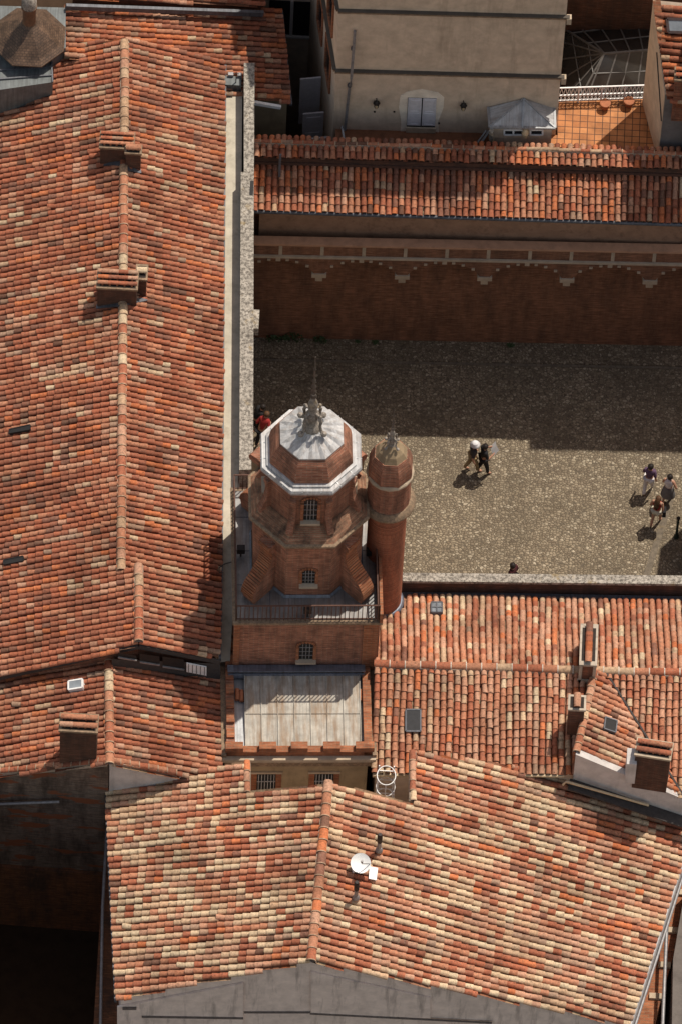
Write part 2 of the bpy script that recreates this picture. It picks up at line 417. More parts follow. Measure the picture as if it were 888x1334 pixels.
def tiles(mb, pl, poly3, fall, pitch=0.215, length=0.285, palette=PAL_L, edge=0.03):
    """cover and channel tiles over a planar polygon; fall: vector down the slope (any length)"""
    O, Nn = pl; B = (fall - Nn * fall.dot(Nn)).normalized(); A = B.cross(Nn).normalized()
    ab = [((p - O).dot(A), (p - O).dot(B)) for p in poly3]
    a0, a1 = min(x[0] for x in ab), max(x[0] for x in ab)
    bmax = max(x[1] for x in ab)
    n = max(1, int((a1 - a0) / pitch))
    def spans(a):
        xs = []
        for i in range(len(ab)):
            (x0, y0), (x1, y1) = ab[i], ab[(i + 1) % len(ab)]
            if (x0 <= a < x1) or (x1 <= a < x0): xs.append(y0 + (a - x0) * (y1 - y0) / (x1 - x0))
        xs.sort(); return [(xs[i], xs[i + 1]) for i in range(0, len(xs) - 1, 2)]
    for k in range(n + 1):
        for half in (0, 1):
            a = a0 + (k + 0.5 * half + 0.25) * pitch
            wob = random.gauss(0, 0.006); ph = random.gauss(0, 0.03)
            for (s, e) in spans(a):
                if e - s < 0.08: continue
                e2 = e + random.uniform(-edge, edge); q = bmax + ph
                # tile ends sit on common courses, jittered per row; the eave end follows the outline
                m = math.floor((q - e2) / length); ends = [e2] if (q - e2) % length > 0.08 or True else []
                b = q - (m + 1) * length
                if e2 - b < 0.5 * length: b -= length
                while b > s + 0.06: ends.append(b + random.gauss(0, .012)); b -= length
                for i, b1 in enumerate(ends):
                    up_ = ends[i + 1] - 0.06 if i + 1 < len(ends) else s
                    up_ = max(up_, s - 0.02)
                    if b1 - up_ < 0.04: continue
                    if half == 0:
                        cover(mb, O, A, B, Nn, a + wob, up_, b1, pitch, palette())
                    else:
                        c = palette(); c = (c[0] * .62, c[1] * .60, c[2] * .58); w = pitch * .37; d = pitch * .16
                        pr = [(-w, .025), (-d, -.03), (d, -.03), (w, .025)]
                        sa = .016 * math.sin(a * .9 + b1 * .7) + .010 * math.sin(a * 2.3 - b1 * 1.9 + 1.3); sz = .014 * math.sin(a * 1.3 + b1 * .8) + .010 * math.sin(a * .6 - b1 * 1.6)
                        vs = [O + A * (a + wob + sa + x) + B * bb + Nn * (h + dz + sz) for bb, dz in ((up_, -.008), (b1, .008)) for x, h in pr]
                        mb.add(vs, [(j, j + 1, 5 + j, 4 + j) for j in range(3)], c, True)
def ridge(mb, A, B, r=0.15, L=0.40, palette=PAL_K, lift=0.06, band=(.40, .27, .18)):
    d = B - A; n = max(1, round(d.length / L)); d /= n; X = V((-d.y, d.x, 0)).normalized(); Z = V((0, 0, 1)); D = d.normalized()
    for i in range(n):
        a, b = A + d * i, A + d * (i + 1); col = palette(); j = X * random.gauss(0, .01)
        vs = [q + j + X * rr * c + Z * (lift + l + rr * .85 * s) for q, rr, l in ((a - D * .03, r * .9, 0), (b, r, .015)) for c, s in CS]
        m = SEG + 1
        mb.add(vs, [(k, k + 1, m + k + 1, m + k) for k in range(SEG)], col, True)
        lip = [b + j + X * rr * c + Z * (lift + .015 + rr * .85 * s) for rr in (r, r - .025) for c, s in CS]
        mb.add(lip, [(k, k + 1, m + k + 1, m + k) for k in range(SEG)], band, False)
        vs2 = [b + j - D * .035 + X * (r + .006) * c * 1 + Z * (lift + .013 + (r + .006) * .85 * s) for c, s in CS] + [b + j + X * (r + .006) * c + Z * (lift + .017 + (r + .006) * .85 * s) for c, s in CS]
        mb.add(vs2, [(k, k + 1, m + k + 1, m + k) for k in range(SEG)], band, True)
    # mortar bed
    vs = [q + X * x + Z * z for q in (A, B) for x, z in ((-r * 1.15, -.12), (-r * .95, lift), (r * .95, lift), (r * 1.15, -.12))]
    mb.add(vs, [(0, 1, 5, 4), (1, 2, 6, 5), (2, 3, 7, 6)], (.38, .30, .23))
def inset(pts, d):
    """shrink a polygon; edges lying along its level top (the ridge) stay where they are"""
    n = len(pts); ar = sum(pts[i].x * pts[(i + 1) % n].y - pts[(i + 1) % n].x * pts[i].y for i in range(n)); s = 1 if ar > 0 else -1
    zm = max(p.z for p in pts); dd = [0.0 if zm - min(pts[i].z, pts[(i + 1) % n].z) < .06 else d for i in range(n)]
    out = []
    for i in range(n):
        a, b, c = pts[i - 1], pts[i], pts[(i + 1) % n]
        e1 = V((b.x - a.x, b.y - a.y)).normalized(); e2 = V((c.x - b.x, c.y - b.y)).normalized()
        n1 = V((-e1.y, e1.x)) * s; n2 = V((-e2.y, e2.x)) * s; k = n1.dot(n2); d1, d2 = dd[i - 1], dd[i]
        if abs(k) > .95: m = n1 * max(d1, d2)
        else: m = (n1 * (d1 - k * d2) + n2 * (d2 - k * d1)) / (1 - k * k)
        if m.length > 4 * d: m = m.normalized() * 4 * d
        out.append(V((b.x + m.x, b.y + m.y, 0)))
    return out
def zon(pl, p):
    O, n = pl; return O.z - (n.x * (p.x - O.x) + n.y * (p.y - O.y)) / n.z
def body(mb, pl, poly3, z0=0.0, d=0.12, drop=0.09):
    top = [V((q.x, q.y, zon(pl, q) - drop)) for q in inset(poly3, d)]
    mb.column(top, z0)
def roofpart(parent, pl, pxs, fall, name='roof_slope', palette=PAL_L, pitch=0.215, length=0.285, walls=None, z0=0.0, d=0.12, extra3=None):
    poly = extra3 or [PP(u, v, pl) for u, v in pxs]
    mb = MB(); tiles(mb, pl, poly, fall, pitch, length, palette); o = obj(name, mb, TILE, parent)
    if walls is not None: body(walls, pl, poly, z0, d)
    return o, poly
def fallof(pl):
    n = pl[1]; return V((n.x, n.y, -(n.x * n.x + n.y * n.y) / n.z))
def hatch(parent, pl, pxs, name='roof_hatch', mat=DARK, lift=0.2, frame=ZINC_D, fw=0.05):
    lift = max(lift, .2)
    c = [PP(u, v, pl) for u, v in pxs]; n = pl[1]
    f = MB(); m = len(c)
    for i in range(m): f.bar(c[i] + n * lift * .5, c[(i + 1) % m] + n * lift * .5, fw, lift, n)
    o = obj(name, f, frame, parent)
    g = MB(); g.quad(*[q + n * lift * .92 for q in c]); obj('pane', g, mat, o)
    return o
def chimney(parent, base, w, d, h, rz=0, ntile=3, zdown=1.5, cap='x', brick=BRICK, rim=STONE_M, label=None):
    """brick stack with a rendered rim and rows of half round tiles on little piers; base: centre of the front edge line"""
    M = Matrix.Translation(base) @ Matrix.Rotation(rz, 4, 'Z')
    T = lambda x, y, z: M @ V((x, y, z))
    X, Y, Z = M.to_3x3() @ V((1, 0, 0)), M.to_3x3() @ V((0, 1, 0)), V((0, 0, 1))
    b = MB(); b.obox(T(0, 0, (h - zdown) / 2), X * w / 2, Y * d / 2, Z * (h + zdown) / 2); o = obj('chimney', b, brick, parent)
    if label: o['label'] = label
    r = MB(); r.obox(T(0, 0, h + .03), X * (w / 2 + .04), Y * (d / 2 + .04), Z * .045); obj('chimney_rim', r, rim, o)
    r = MB(); r.obox(T(0, 0, h + .078), X * w * .44, Y * d * .42, Z * .006); obj('flue_top', r, GAP_DARK, o)  # dark slab under the cap tiles, darkens the gaps between them
    pz = MB(); t = MB()
    if cap == 'x': span, cross = w, d
    else: span, cross = d, w
    SX, SY = (X, Y) if cap == 'x' else (Y, X)
    c0 = T(0, 0, h + .07)
    for i in range(ntile):
        off = (i - (ntile - 1) / 2) * cross / max(ntile, 1) * .95
        npier = max(3, int(span / .22))
        for k in range(npier):
            pz.obox(c0 + SX * ((k + .5) / npier - .5) * span * .94 + SY * off + Z * .055, SX * .03, SY * min(.07, cross / ntile * .3), Z * .06)
        n = max(1, round(span / .36)); L = span / n
        for k in range(n):
            a = c0 + SX * (k / n - .5) * span + SY * off + Z * .11; col = PAL_N(); rr = min(.12, cross / ntile * (.5 if ntile == 1 else .32))
            vs = [a + SX * bb + SY * rr * c * q + Z * (rr * .85 * s * q) for bb, q in ((0, .92), (L + .02, 1.0)) for c, s in CS]
            t.add(vs, [(j, j + 1, SEG + 2 + j, SEG + 1 + j) for j in range(SEG)], col, True)
            t.add([a + SX * bb + SY * rr * c * .8 + Z * (rr * .7 * s - .01) for bb in (0, L) for c, s in CS], [(j + 1, j, SEG + 1 + j, SEG + 2 + j) for j in range(SEG)], (.1, .05, .03), True)
    objs('cap_pier', pz, BRICK_O, o); obj('cap_tiles', t, TILE, o)
    return o

Z = V((0, 0, 1))
# ================================================================== GROUND
g = MB(); g.quad((-400, -400, -.01), (400, -400, -.01), (400, 600, -.01), (-400, 600, -.01)); tag(obj('ground', g, DIRT), kind='structure')
WA, WB = P(333, 441, 0), P(888, 452, 0)          # foot of the arcaded courtyard wall
wx = (WB - WA).normalized(); wy = V((-wx.y, wx.x, 0))
CY0 = WA - wx * 1.5
def cy(a, b, z=0.0): return WA + wx * a + wy * b + Z * z     # courtyard frame: a along the wall, b away from it
g = MB(); g.quad(cy(-4, -18, .004), cy(22, -18, .004), cy(22, .1, .004), cy(-4, .1, .004)); tag(obj('courtyard_paving', g, COBBLE), kind='structure')
g = MB(); g.obox(cy(9, -.42, .03), wx * 13, wy * .42, Z * .035); tag(obj('kerb_strip', g, COBBLE), kind='structure')
g = MB(); g.obox(cy(9, -.9, .015), wx * 13, wy * .05, Z * .02); tag(obj('kerb_edge', g, PAVE), kind='structure')
a, b = P(876, 640, .01), P(838, 760, .01); t = (b - a).normalized(); X = V((-t.y, t.x, 0)) * .11
g = MB(); g.quad(a + X, a - X, b - X, b + X); tag(obj('gutter_strip', g, PAVE), kind='structure')

# ================================================================== LONG LEFT HOUSE
A, B = P(163, 55, 11.5), P(158, 745, 11.5); SL = 0.39
plL, plR = slope_plane(A, B, SL, 1), slope_plane(A, B, SL, -1)
if zon(plL, P(60, 400, 11)) > 11.5: plL, plR = plR, plL
A2 = PP(181, 738, plL); B2 = PP(181, 838, plL); B2.z = A2.z
plR2 = slope_plane(A2, B2, SL, -1)
if zon(plR2, P(260, 780, 11)) > A2.z: plR2 = slope_plane(A2, B2, SL, 1)
lh = thing('long_house', 'long gabled house with weathered red tiled roof and two ridge chimneys, left of the courtyard', 'building', (A.x, (A.y + B.y) / 2, 0))
wl_ = MB()
_, polyL = roofpart(lh, plL, [(163, 50), (69, 64), (69, 110), (44, 116), (-45, 120), (-45, 890), (0, 880), (150, 851), (181, 839), (181, 741), (159, 744)], fallof(plL), walls=wl_, palette=PAL_L)
_, polyR = roofpart(lh, plR, [(163, 50), (293, 81), (288, 765), (181, 741), (159, 744)], fallof(plR), walls=wl_, palette=PAL_L)
_, polyR2 = roofpart(lh, plR2, [(181, 739), (288, 762), (286, 858), (181, 838)], fallof(plR2), walls=wl_, palette=PAL_L)
obj('wall', wl_, BRICK, lh)
m = MB(); ridge(m, A, B); obj('ridge_tiles', m, TILE, lh)
m = MB(); ridge(m, A2 + Z * .03, B2 + Z * .03); obj('ridge_tiles', m, TILE, lh)
# verge fascia at the near gable
m = MB()
for pl_, (p, q) in ((plL, ((-45, 891), (181, 840))), (plR2, ((181, 840), (287, 860)))):
    a, b = PP(*p, pl_), PP(*q, pl_); m.bar(a - Z * .14 + V((0, .02, 0)), b - Z * .14 + V((0, .02, 0)), .06, .2)
obj('fascia', m, FASCIA, lh)
# glazed band under the gable, above the low house
a, b = PP(150, 856, plL), PP(285, 862, plR2); a = a - Z * .3; b = b - Z * .3
wp = vplane(V((a.x, a.y + .1, 0)), V((b.x, b.y + .1, 0))); tx = V((-wp[1].y, wp[1].x, 0)); 
m = MB(); m.quad(PP(146, 858, wp) + wp[1] * .02, PP(287, 864, wp) + wp[1] * .02, PP(287, 905, wp) + wp[1] * .02, PP(146, 880, wp) + wp[1] * .02)
obj('gable_cladding', m, FASCIA, lh)
for (u0, v0, u1, v1) in ((154, 849, 178, 858), (182, 850, 208, 864), (212, 854, 240, 870)):
    c = [PP(u, v, wp) + wp[1] * .04 for u, v in ((u0, v0), (u1, v0 + 4), (u1, v1), (u0, v1 - 4))]
    f = MB(); f.quad(*[q for q in c]); o = obj('gable_window', f, DARK, lh)
    f = MB(); f.bar(c[3] + wp[1] * .03, c[2] + wp[1] * .03, .05); obj('sill', f, GREYP, o)
f = MB(); c = [PP(u, v, wp) + wp[1] * .05 for u, v in ((243, 861), (269, 866), (269, 877), (243, 872))]
f.prism(c, wp[1] * .05); o = obj('louvre_panel', f, WHITE, lh)
f = MB()
for k in range(5):
    t = (k + .5) / 5; f.bar(c[0].lerp(c[1], t) + wp[1] * .06, c[3].lerp(c[2], t) + wp[1] * .06, .025, .02, wp[1])
obj('louvre_slat', f, GREYP, o)
# gutter channel and eave gutter
Zc = zon(plR, P(292, 400, 10.2)) - .32
m = MB(); q = [P(288, 108, Zc), P(316, 108, Zc), P(312, 640, Zc), P(300, 860, Zc), P(285, 860, Zc)]; m.prism(q, (0, 0, -.12)); obj('gutter_channel', m, SLAB, lh)
m = MB(); a, b = PP(294, 84, plR), PP(289, 765, plR); m.bar(a - Z * .06, b - Z * .06, .07, .10); c = PP(289, 765, plR2); d = PP(287, 858, plR2); m.bar(c - Z * .06, d - Z * .06, .07, .10); obj('eave_gutter', m, ZINC_D, lh)
hatch(lh, plL, [(15, 563), (42, 557), (42, 563), (15, 568)], 'roof_vent', DARK, .16, DARK, .03); hatch(lh, plL, [(8, 733), (33, 728), (33, 734), (8, 739)], 'roof_vent', DARK, .16, DARK, .03)
# chimneys on the ridge
def ch_at(parent, u, v, pl, w, d, h, **kw):
    p = PP(u, v, pl); return chimney(parent, p + V((0, d / 2, 0)), w, d, h, **kw)
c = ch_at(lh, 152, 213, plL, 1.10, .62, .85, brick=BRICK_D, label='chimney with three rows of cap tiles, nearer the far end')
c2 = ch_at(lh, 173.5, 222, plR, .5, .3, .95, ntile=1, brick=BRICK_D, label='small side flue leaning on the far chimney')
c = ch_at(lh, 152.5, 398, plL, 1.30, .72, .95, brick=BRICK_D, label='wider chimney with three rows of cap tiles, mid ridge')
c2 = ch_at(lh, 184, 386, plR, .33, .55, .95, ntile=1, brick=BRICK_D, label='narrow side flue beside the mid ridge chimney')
for (u0, v0, u1, v1, pl_) in ((136, 216, 163, 216, plL), (163, 222, 184, 226, plR), (126, 402, 158, 399, plL), (158, 399, 191, 392, plR)):
    m = MB(); m.bar(PP(u0, v0, pl_) + Z * .12, PP(u1, v1, pl_) + Z * .12, .16, .04); obj('lead_flashing', m, ZINC_D, lh)

# parapet of the courtyard front
Zp_ = Zc + .8
pw = thing('parapet_wall', 'tall lichen covered stone parapet running beside the long roof and its pale gutter', 'wall', P(322, 400, 0))
m = MB(); q = [P(u, v, Zp_) for u, v in ((318, 82), (332, 82), (331, 225), (330, 612), (312, 612), (314, 224), (318, 224))]; m.column(q, 0); obj('wall', m, STONE, pw)
m = MB(); c = P(328, 245, Zp_ + .004); m.box(c.x - .06, c.y - .3, c.z - .02, c.x + .06, c.y + .3, c.z + .006); obj('drain_slot', m, DARK, pw)
m = MB(); c = P(333.5, 420, Zp_ - .35); m.box(c.x - .12, c.y - .38, c.z - .2, c.x + .1, c.y + .38, c.z + .2); obj('stone_block', m, STONE, pw)
m = MB(); c = P(303, 107, Zc + .35); m.box(c.x - .3, c.y - .12, Zc - .1, c.x + .3, c.y + .25, Zc + .35); o = obj('zinc_box', m, ZINC_G, pw)
m = MB(); m.bar(c + V((.12, 0, 0)), c + V((.12, 0, .6)), .03); m.bar(c + V((.02, 0, .5)), c + V((.22, 0, .5)), .025); obj('mast', m, IRON, o)
m = MB(); m.box(c.x - .16, c.y + .2, c.z, c.x + .02, c.y + .32, c.z + .13); m.box(c.x + .16, c.y + .2, c.z, c.x + .3, c.y + .32, c.z + .13); objs('lamp_head', m, GREYP, o)

# ================================================================== FAR LEFT HOUSES
E0, E1 = P(367, 14, 9.45), P(379, 136, 9.45)
pl0 = slope_plane(E0, E1, .22, 1)
if zon(pl0, P(200, 60, 10)) < 9.45: pl0 = slope_plane(E0, E1, .22, -1)
uh = thing('side_house', 'house with plain red tiled slope and ochre end wall, behind the long house', 'building', P(250, 60, 0)); w_ = MB()
roofpart(uh, pl0, [(84, 6), (345, 12), (367, 14), (379, 136), (334, 129), (293, 122), (160, 88), (84, 74)], fallof(pl0), walls=w_, palette=PAL_N)
obj('wall', w_, RENDER_Y, uh)
m = MB(); m.bar(E0 - Z * .03, E1 - Z * .03, .10, .10); obj('eave_gutter', m, ZINC_D, uh)
m = MB(); a, b = PP(331, 132, pl0), PP(366, 138, pl0); m.bar(a - Z * .08, b - Z * .08, .10, .14); obj('verge_flashing', m, WHITE, uh)
th = thing('upper_house', 'house at the top edge with red tiles above a dark lead flashing', 'building', P(250, -10, 0)); w_ = MB()
plT = (pl0[0] + Z * .55, pl0[1])
roofpart(th, plT, [(95, -60), (352, -60), (344, 9), (205, 3), (170, 1), (95, -2)], fallof(plT), walls=w_, palette=PAL_N)
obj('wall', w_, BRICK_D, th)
m = MB(); a, b = PP(86, 6, plT), PP(343, 15, plT); m.bar(a - Z * .12, b - Z * .12, .12, .22); obj('lead_flashing', m, ZINC_D, th)
# brown domed turret
zt = 11.35
dt = thing('domed_turret', 'brown shingled octagonal dome with a round neck on a grey zinc base, top left corner', 'turret', P(40, 90, 0))
m = MB(); q = [P(u, v, zt) for u, v in ((-50, 6), (86, 10), (86, 62), (69, 72), (69, 107), (0, 117), (-50, 122))]; m.column(q, 0); obj('zinc_base', m, ZINC_G, dt)
m = MB(); m.bar(P(-50, 95, zt + .03), P(69, 87, zt + .03), .05, .08); m.bar(P(-50, 107, zt + .03), P(69, 98, zt + .03), .05, .08); m.bar(P(67, 70, zt + .03), P(69, 107, zt + .03), .05, .06); obj('zinc_seam', m, ZINC_D, dt)
ctr = P(38.5, 48, 11.85) - Z * .0; dq = V((ctr.x, ctr.y, -.45)); o8 = math.pi / 8
def octv(ap): return ap / math.cos(math.pi / 8)
m = MB(); m.lathe([(octv(.80), zt), (octv(.80), 12.2)], 8, dq, o8, False); obj('drum', m, BRICK_D, dt)
m = MB(); m.lathe([(octv(1.08), 12.18), (octv(1.2), 12.22), (octv(1.2), 12.28), (octv(1.02), 12.42), (octv(.72), 12.72), (octv(.42), 12.98), (.27, 13.12), (.22, 13.2)], 8, dq, o8, False); obj('dome', m, SHINGLE, dt)
m = MB(); m.lathe([(.225, 13.1), (.225, 13.95), (.27, 13.98), (.27, 14.06)], 20, dq); obj('neck', m, m_plain('brown_neck', (.16, .085, .05), .6), dt)
m = MB(); m.lathe([(.25, 14.06), (.26, 14.3), (.16, 14.5), (.06, 14.6)], 20, dq); obj('neck_cap', m, STONE_F, dt)

# ================================================================== LOW LEFT HOUSE
A, B = P(142, 850, 10.7), P(143, 997, 10.7)
p1, p2 = slope_plane(A, B, .37, 1), slope_plane(A, B, .37, -1)
if zon(p1, P(60, 930, 10)) > 10.7: p1, p2 = p2, p1
lo = thing('low_house', 'lower gabled house with red tiles, squat chimney and small skylight, below the long roof', 'building', V((A.x, (A.y + B.y) / 2, 0))); w_ = MB()
_, pq = roofpart(lo, p1, [(142, 850), (142, 996), (0, 1012), (-45, 1017), (-45, 892), (0, 882)], fallof(p1), palette=PAL_L)
_, pq2 = roofpart(lo, p2, [(143, 850), (288, 886), (288, 1001), (284, 1004), (232, 1014), (143, 996)], fallof(p2), palette=PAL_L, walls=w_)
obj('wall', w_, RENDER_W, lo)
w_ = MB(); body(w_, p1, pq, 3.7, .1); obj('brick_wall', w_, BRICK_P, lo)
w_ = MB(); pq3 = [p.copy() for p in pq]
q = inset(pq, .1); q = [V((p.x, p.y + (-.14 if p.y < (A.y + B.y) / 2 else .0), 3.72)) for p in q]; w_.column(q, 0); obj('lower_wall', w_, BRICK_L, lo)
m = MB(); ridge(m, A, B); obj('ridge_tiles', m, TILE, lo)
m = MB(); a, b = PP(142, 997, p2), PP(232, 1014, p2); m.bar(a + Z * .1, b + Z * .1, .2, .14); 
c_ = MB(); ridge(c_, PP(146, 996, p2) + V((0, .12, 0)), PP(231, 1012, p2) + V((0, .12, 0)), .10, .3, PAL_N, .09); obj('verge_tiles', c_, TILE, lo); c_ = MB(); ridge(c_, PP(-45, 1015, p1) + V((0, .12, 0)), PP(140, 996, p1) + V((0, .12, 0)), .10, .3, PAL_N, .09)
obj('verge_tiles', c_, TILE, lo)
ch_at(lo, 102, 995, p1, 1.18, .62, 1.95, brick=BRICK_D, ntile=2, zdown=.05)
hatch(lo, p1, [(92, 891), (110, 888), (110, 899), (92, 902)], 'skylight', GLASS_S, .1, WHITE, .05)
wp = vplane(PP(-45, 1017, p1) + V((0, .06, 0)), PP(142, 997, p1) + V((0, .06, 0)))
m = MB(); m.tube([PP(-30, 1045, wp) + wp[1] * .1, PP(78, 1041, wp) + wp[1] * .1], .05); o = obj('wall_pipe', m, GREYP, lo)
# unseen house, added off frame on the left to darken the narrow court
ph = thing('court_shade_house', 'unseen dark brick house added beyond the left edge to darken the narrow court', 'building', P(-90, 1250, 0))
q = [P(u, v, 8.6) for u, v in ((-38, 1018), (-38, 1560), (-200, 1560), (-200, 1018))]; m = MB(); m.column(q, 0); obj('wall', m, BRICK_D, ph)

# ================================================================== FRONT HOUSE
A, B = P(428, 1020, 11.3), P(405, 1254, 11.3)
p1, p2 = slope_plane(A, B, .37, 1), slope_plane(A, B, .37, -1)
if zon(p1, P(250, 1150, 10)) > 11.3: p1, p2 = p2, p1
FL, FR = p1, p2
fh = thing('front_house', 'house in front with pale mottled tiles, notched around a light well, grey gable', 'building', V((A.x, (A.y + B.y) / 2, 0))); w_ = MB()
_, bl = roofpart(fh, FL, [(428, 1021), (322, 1034), (322, 993), (226, 1012), (139, 1034), (152, 1303), (405, 1254)], fallof(FL), palette=PAL_B, walls=w_, pitch=.235, length=.29, d=.16)
_, br = roofpart(fh, FR, [(428, 1021), (537, 1046), (537, 980), (740, 1010), (800, 1033), (906, 1068), (819, 1337), (405, 1254)], fallof(FR), palette=PAL_B, walls=w_, pitch=.235, length=.29, d=.16)
obj('wall', w_, RENDER_G, fh)
m = MB(); ridge(m, A, B, .16, .45, PAL_R); obj('ridge_tiles', m, TILE, fh)
PAL_V = pal([(3, SAL), (2, ORG), (2, CRM2)])
m = MB(); a, b = PP(322, 993, FL), PP(322, 1034, FL); ridge(m, a, b, .11, .4, PAL_R, .05); obj('verge_tiles', m, TILE, fh); m = MB()
a, b = PP(537, 980, FR), PP(537, 1045, FR); ridge(m, a, b, .11, .4, PAL_B, .05); obj('verge_tiles', m, TILE, fh)
m = MB(); a, b = PP(907, 1066, FR), PP(819, 1340, FR); m.tube([a - Z * .05, b - Z * .05], .09, 8); m.tube([a - Z * .12 + V((.14, 0, 0)), b - Z * .12 + V((.14, 0, 0))], .05, 8); obj('eave_gutter', m, GREYP, fh)
m = MB(); a, b = PP(138, 1032, FL), PP(151, 1303, FL); m.bar(a - Z * .08, b - Z * .08, .08, .1); obj('eave_gutter', m, ZINC_D, fh)
m = MB(); a, b = PP(138, 1031, FL), PP(228, 1011, FL); m.bar(a + Z * .08 + V((0, .05, 0)), b + Z * .08 + V((0, .05, 0)), .08, .16); obj('lead_flashing', m, FASCIA, fh)
# gable details on the front face: rendered panel steps and a ledge
gl = bl[-2], bl[-1]; gp = vplane(V((gl[0].x, gl[0].y, 0)), V((gl[1].x, gl[1].y, 0))); gp = (gp[0] - gp[1] * .15, gp[1])
m = MB(); m.prism([PP(u, v, gp) + gp[1] * .0 for u, v in ((153, 1310), (317, 1279), (317, 1420), (153, 1420))], gp[1] * .07); obj('gable_panel', m, RENDER_G, fh)
m = MB(); a, b = PP(185, 1321, gp), PP(317, 1323, gp); m.bar(a + gp[1] * .1, b + gp[1] * .1, .06, .05); a, b = PP(160, 1310, gp), PP(178, 1310, gp); m.bar(a + gp[1] * .09, b + gp[1] * .09, .08, .12); objs('gable_ledge', m, m_plain('ledge_stain', (.14, .115, .10), .9), fh)
gr_ = vplane(V((br[-1].x, br[-1].y, 0)), V((br[-2].x, br[-2].y, 0))); gr_ = (gr_[0] - gr_[1] * .15, gr_[1])
m = MB(); a, b = PP(405, 1262, gr_), PP(560, 1296, gr_); m.prism([a - Z * .12, b - Z * .12, PP(560, 1325, gr_), PP(405, 1318, gr_)], gr_[1] * .05); obj('gable_panel', m, RENDER_G, fh)
m = MB(); a, b = PP(318, 1318, gp), PP(404, 1318, gp); m.bar(a + gp[1] * .03, b + gp[1] * .03, .05, .04); a, b = PP(404, 1318, gr_), PP(640, 1330, gr_); m.bar(a + gr_[1] * .07, b + gr_[1] * .07, .05, .05); objs('gable_ledge', m, m_plain('ledge_stain', (.14, .115, .10), .9), fh)
for (u, v) in ((493, 1112), (463, 1174)):
    b = PP(u, v, FR); m = MB(); m.lathe([(.12, -.1), (.11, .18), (.075, .24)], 14, b); o = obj('vent_pipe', m, TERRA, fh)
    m = MB(); m.lathe([(.115, .17), (.12, .25), (.07, .36)], 14, b); m.lathe([(.065, .3), (.065, .75)], 12, b); obj('collar', m, GREYP, o)
    m = MB(); m.lathe([(.075, .72), (.085, .76), (.085, 1.12), (.06, 1.2)], 12, b); obj('cowl', m, IRON, o)
m = MB(); q = [P(u, v, 6.2) for u, v in ((139, 1062), (156, 1062), (156, 1420), (117, 1420))]; m.column(q, 0); obj('side_wall', m, BRICK_L, fh)
m = MB(); m.tube([P(140, 1075, 6.4), P(134, 1180, 6.4), P(131, 1345, 6.4)], .05, 8); obj('side_pipe', m, GREYP, fh)
# satellite dish
b = PP(470, 1141, FR); sd = thing('satellite_dish', 'round white satellite dish on a bracket between two vent pipes on the front roof', 'satellite dish', b)
m = MB(); dn = V((.1, -.42, .9)).normalized(); X = dn.cross(V((1, 0, 0))).normalized(); Y = dn.cross(X); c = b + V((-.04, .1, .62)); vs = []; n = 24
for k, (r, h) in enumerate(((.0, -.07), (.12, -.06), (.23, -.03), (.325, .02))): vs += [c + dn * h + (X * math.cos(2 * math.pi * i / n) + Y * math.sin(2 * math.pi * i / n)) * r for i in range(n)]
m.add(vs, [(k * n + i, k * n + (i + 1) % n, (k + 1) * n + (i + 1) % n, (k + 1) * n + i) for k in range(3) for i in range(n)], None, True); obj('dish', m, WHITE, sd)
m = MB(); m.tube([b + V((0, .05, -.1)), b + V((0, .1, .5))], .035); m.bar(b + V((-.18, 0, .25)), b + V((.16, .1, .3)), .05); obj('bracket', m, IRON, sd)
m = MB(); m.tube([c - Y * .3, c + dn * .35 - X * 0.05], .015); m.lathe([(.04, 0), (.04, .09)], 10, c + dn * .35); obj('feed_arm', m, GREYP, sd)
m = MB(); q = [PP(u, v, FR) + FR[1] * .16 for u, v in ((478, 1132), (489, 1134), (487, 1150), (477, 1148))]; m.prism(q, FR[1] * .03); q = [PP(u, v, FR) + FR[1] * .14 for u, v in ((455, 1131), (462, 1128), (464, 1137), (457, 1140))]; m.prism(q, FR[1] * .12); objs('base_plate', m, WHITE, sd)
# neighbour on the right of the front house
nb = thing('brick_lean_to', 'narrow orange brick lean-to under the gutter of the front house, bottom right', 'building', P(860, 1300, 0))
zz = 5.6; m = MB(); q = [P(u, v, zz) for u, v in ((912, 1120), (848, 1345), (822, 1345), (886, 1120))]; m.column(q, 0); obj('wall', m, BRICK_O, nb)
m = MB()
for t in (.2, .42, .62, .8):
    c = q[0].lerp(q[1], t); m.obox(c + Z * .05 - V((.2, 0, 0)), V((.2, 0, 0)), V((0, .1, 0)), Z * .06)
objs('stone_lintel', m, STONE_L, nb)
nb = thing('grey_house', 'dark grey rendered house at the bottom right corner', 'building', P(900, 1300, 0))
m = MB(); q = [P(u, v, 6.5) for u, v in ((893, 1150), (1000, 1150), (1000, 1480), (872, 1480), (876, 1250))]; m.column(q, 0); obj('wall', m, m_plaster('dark_render', (.14, .12, .105)), nb)
m = MB(); m.tube([P(868, 1200, 6.3), P(862, 1345, 6.3)], .06); obj('downpipe', m, GREYP, nb)

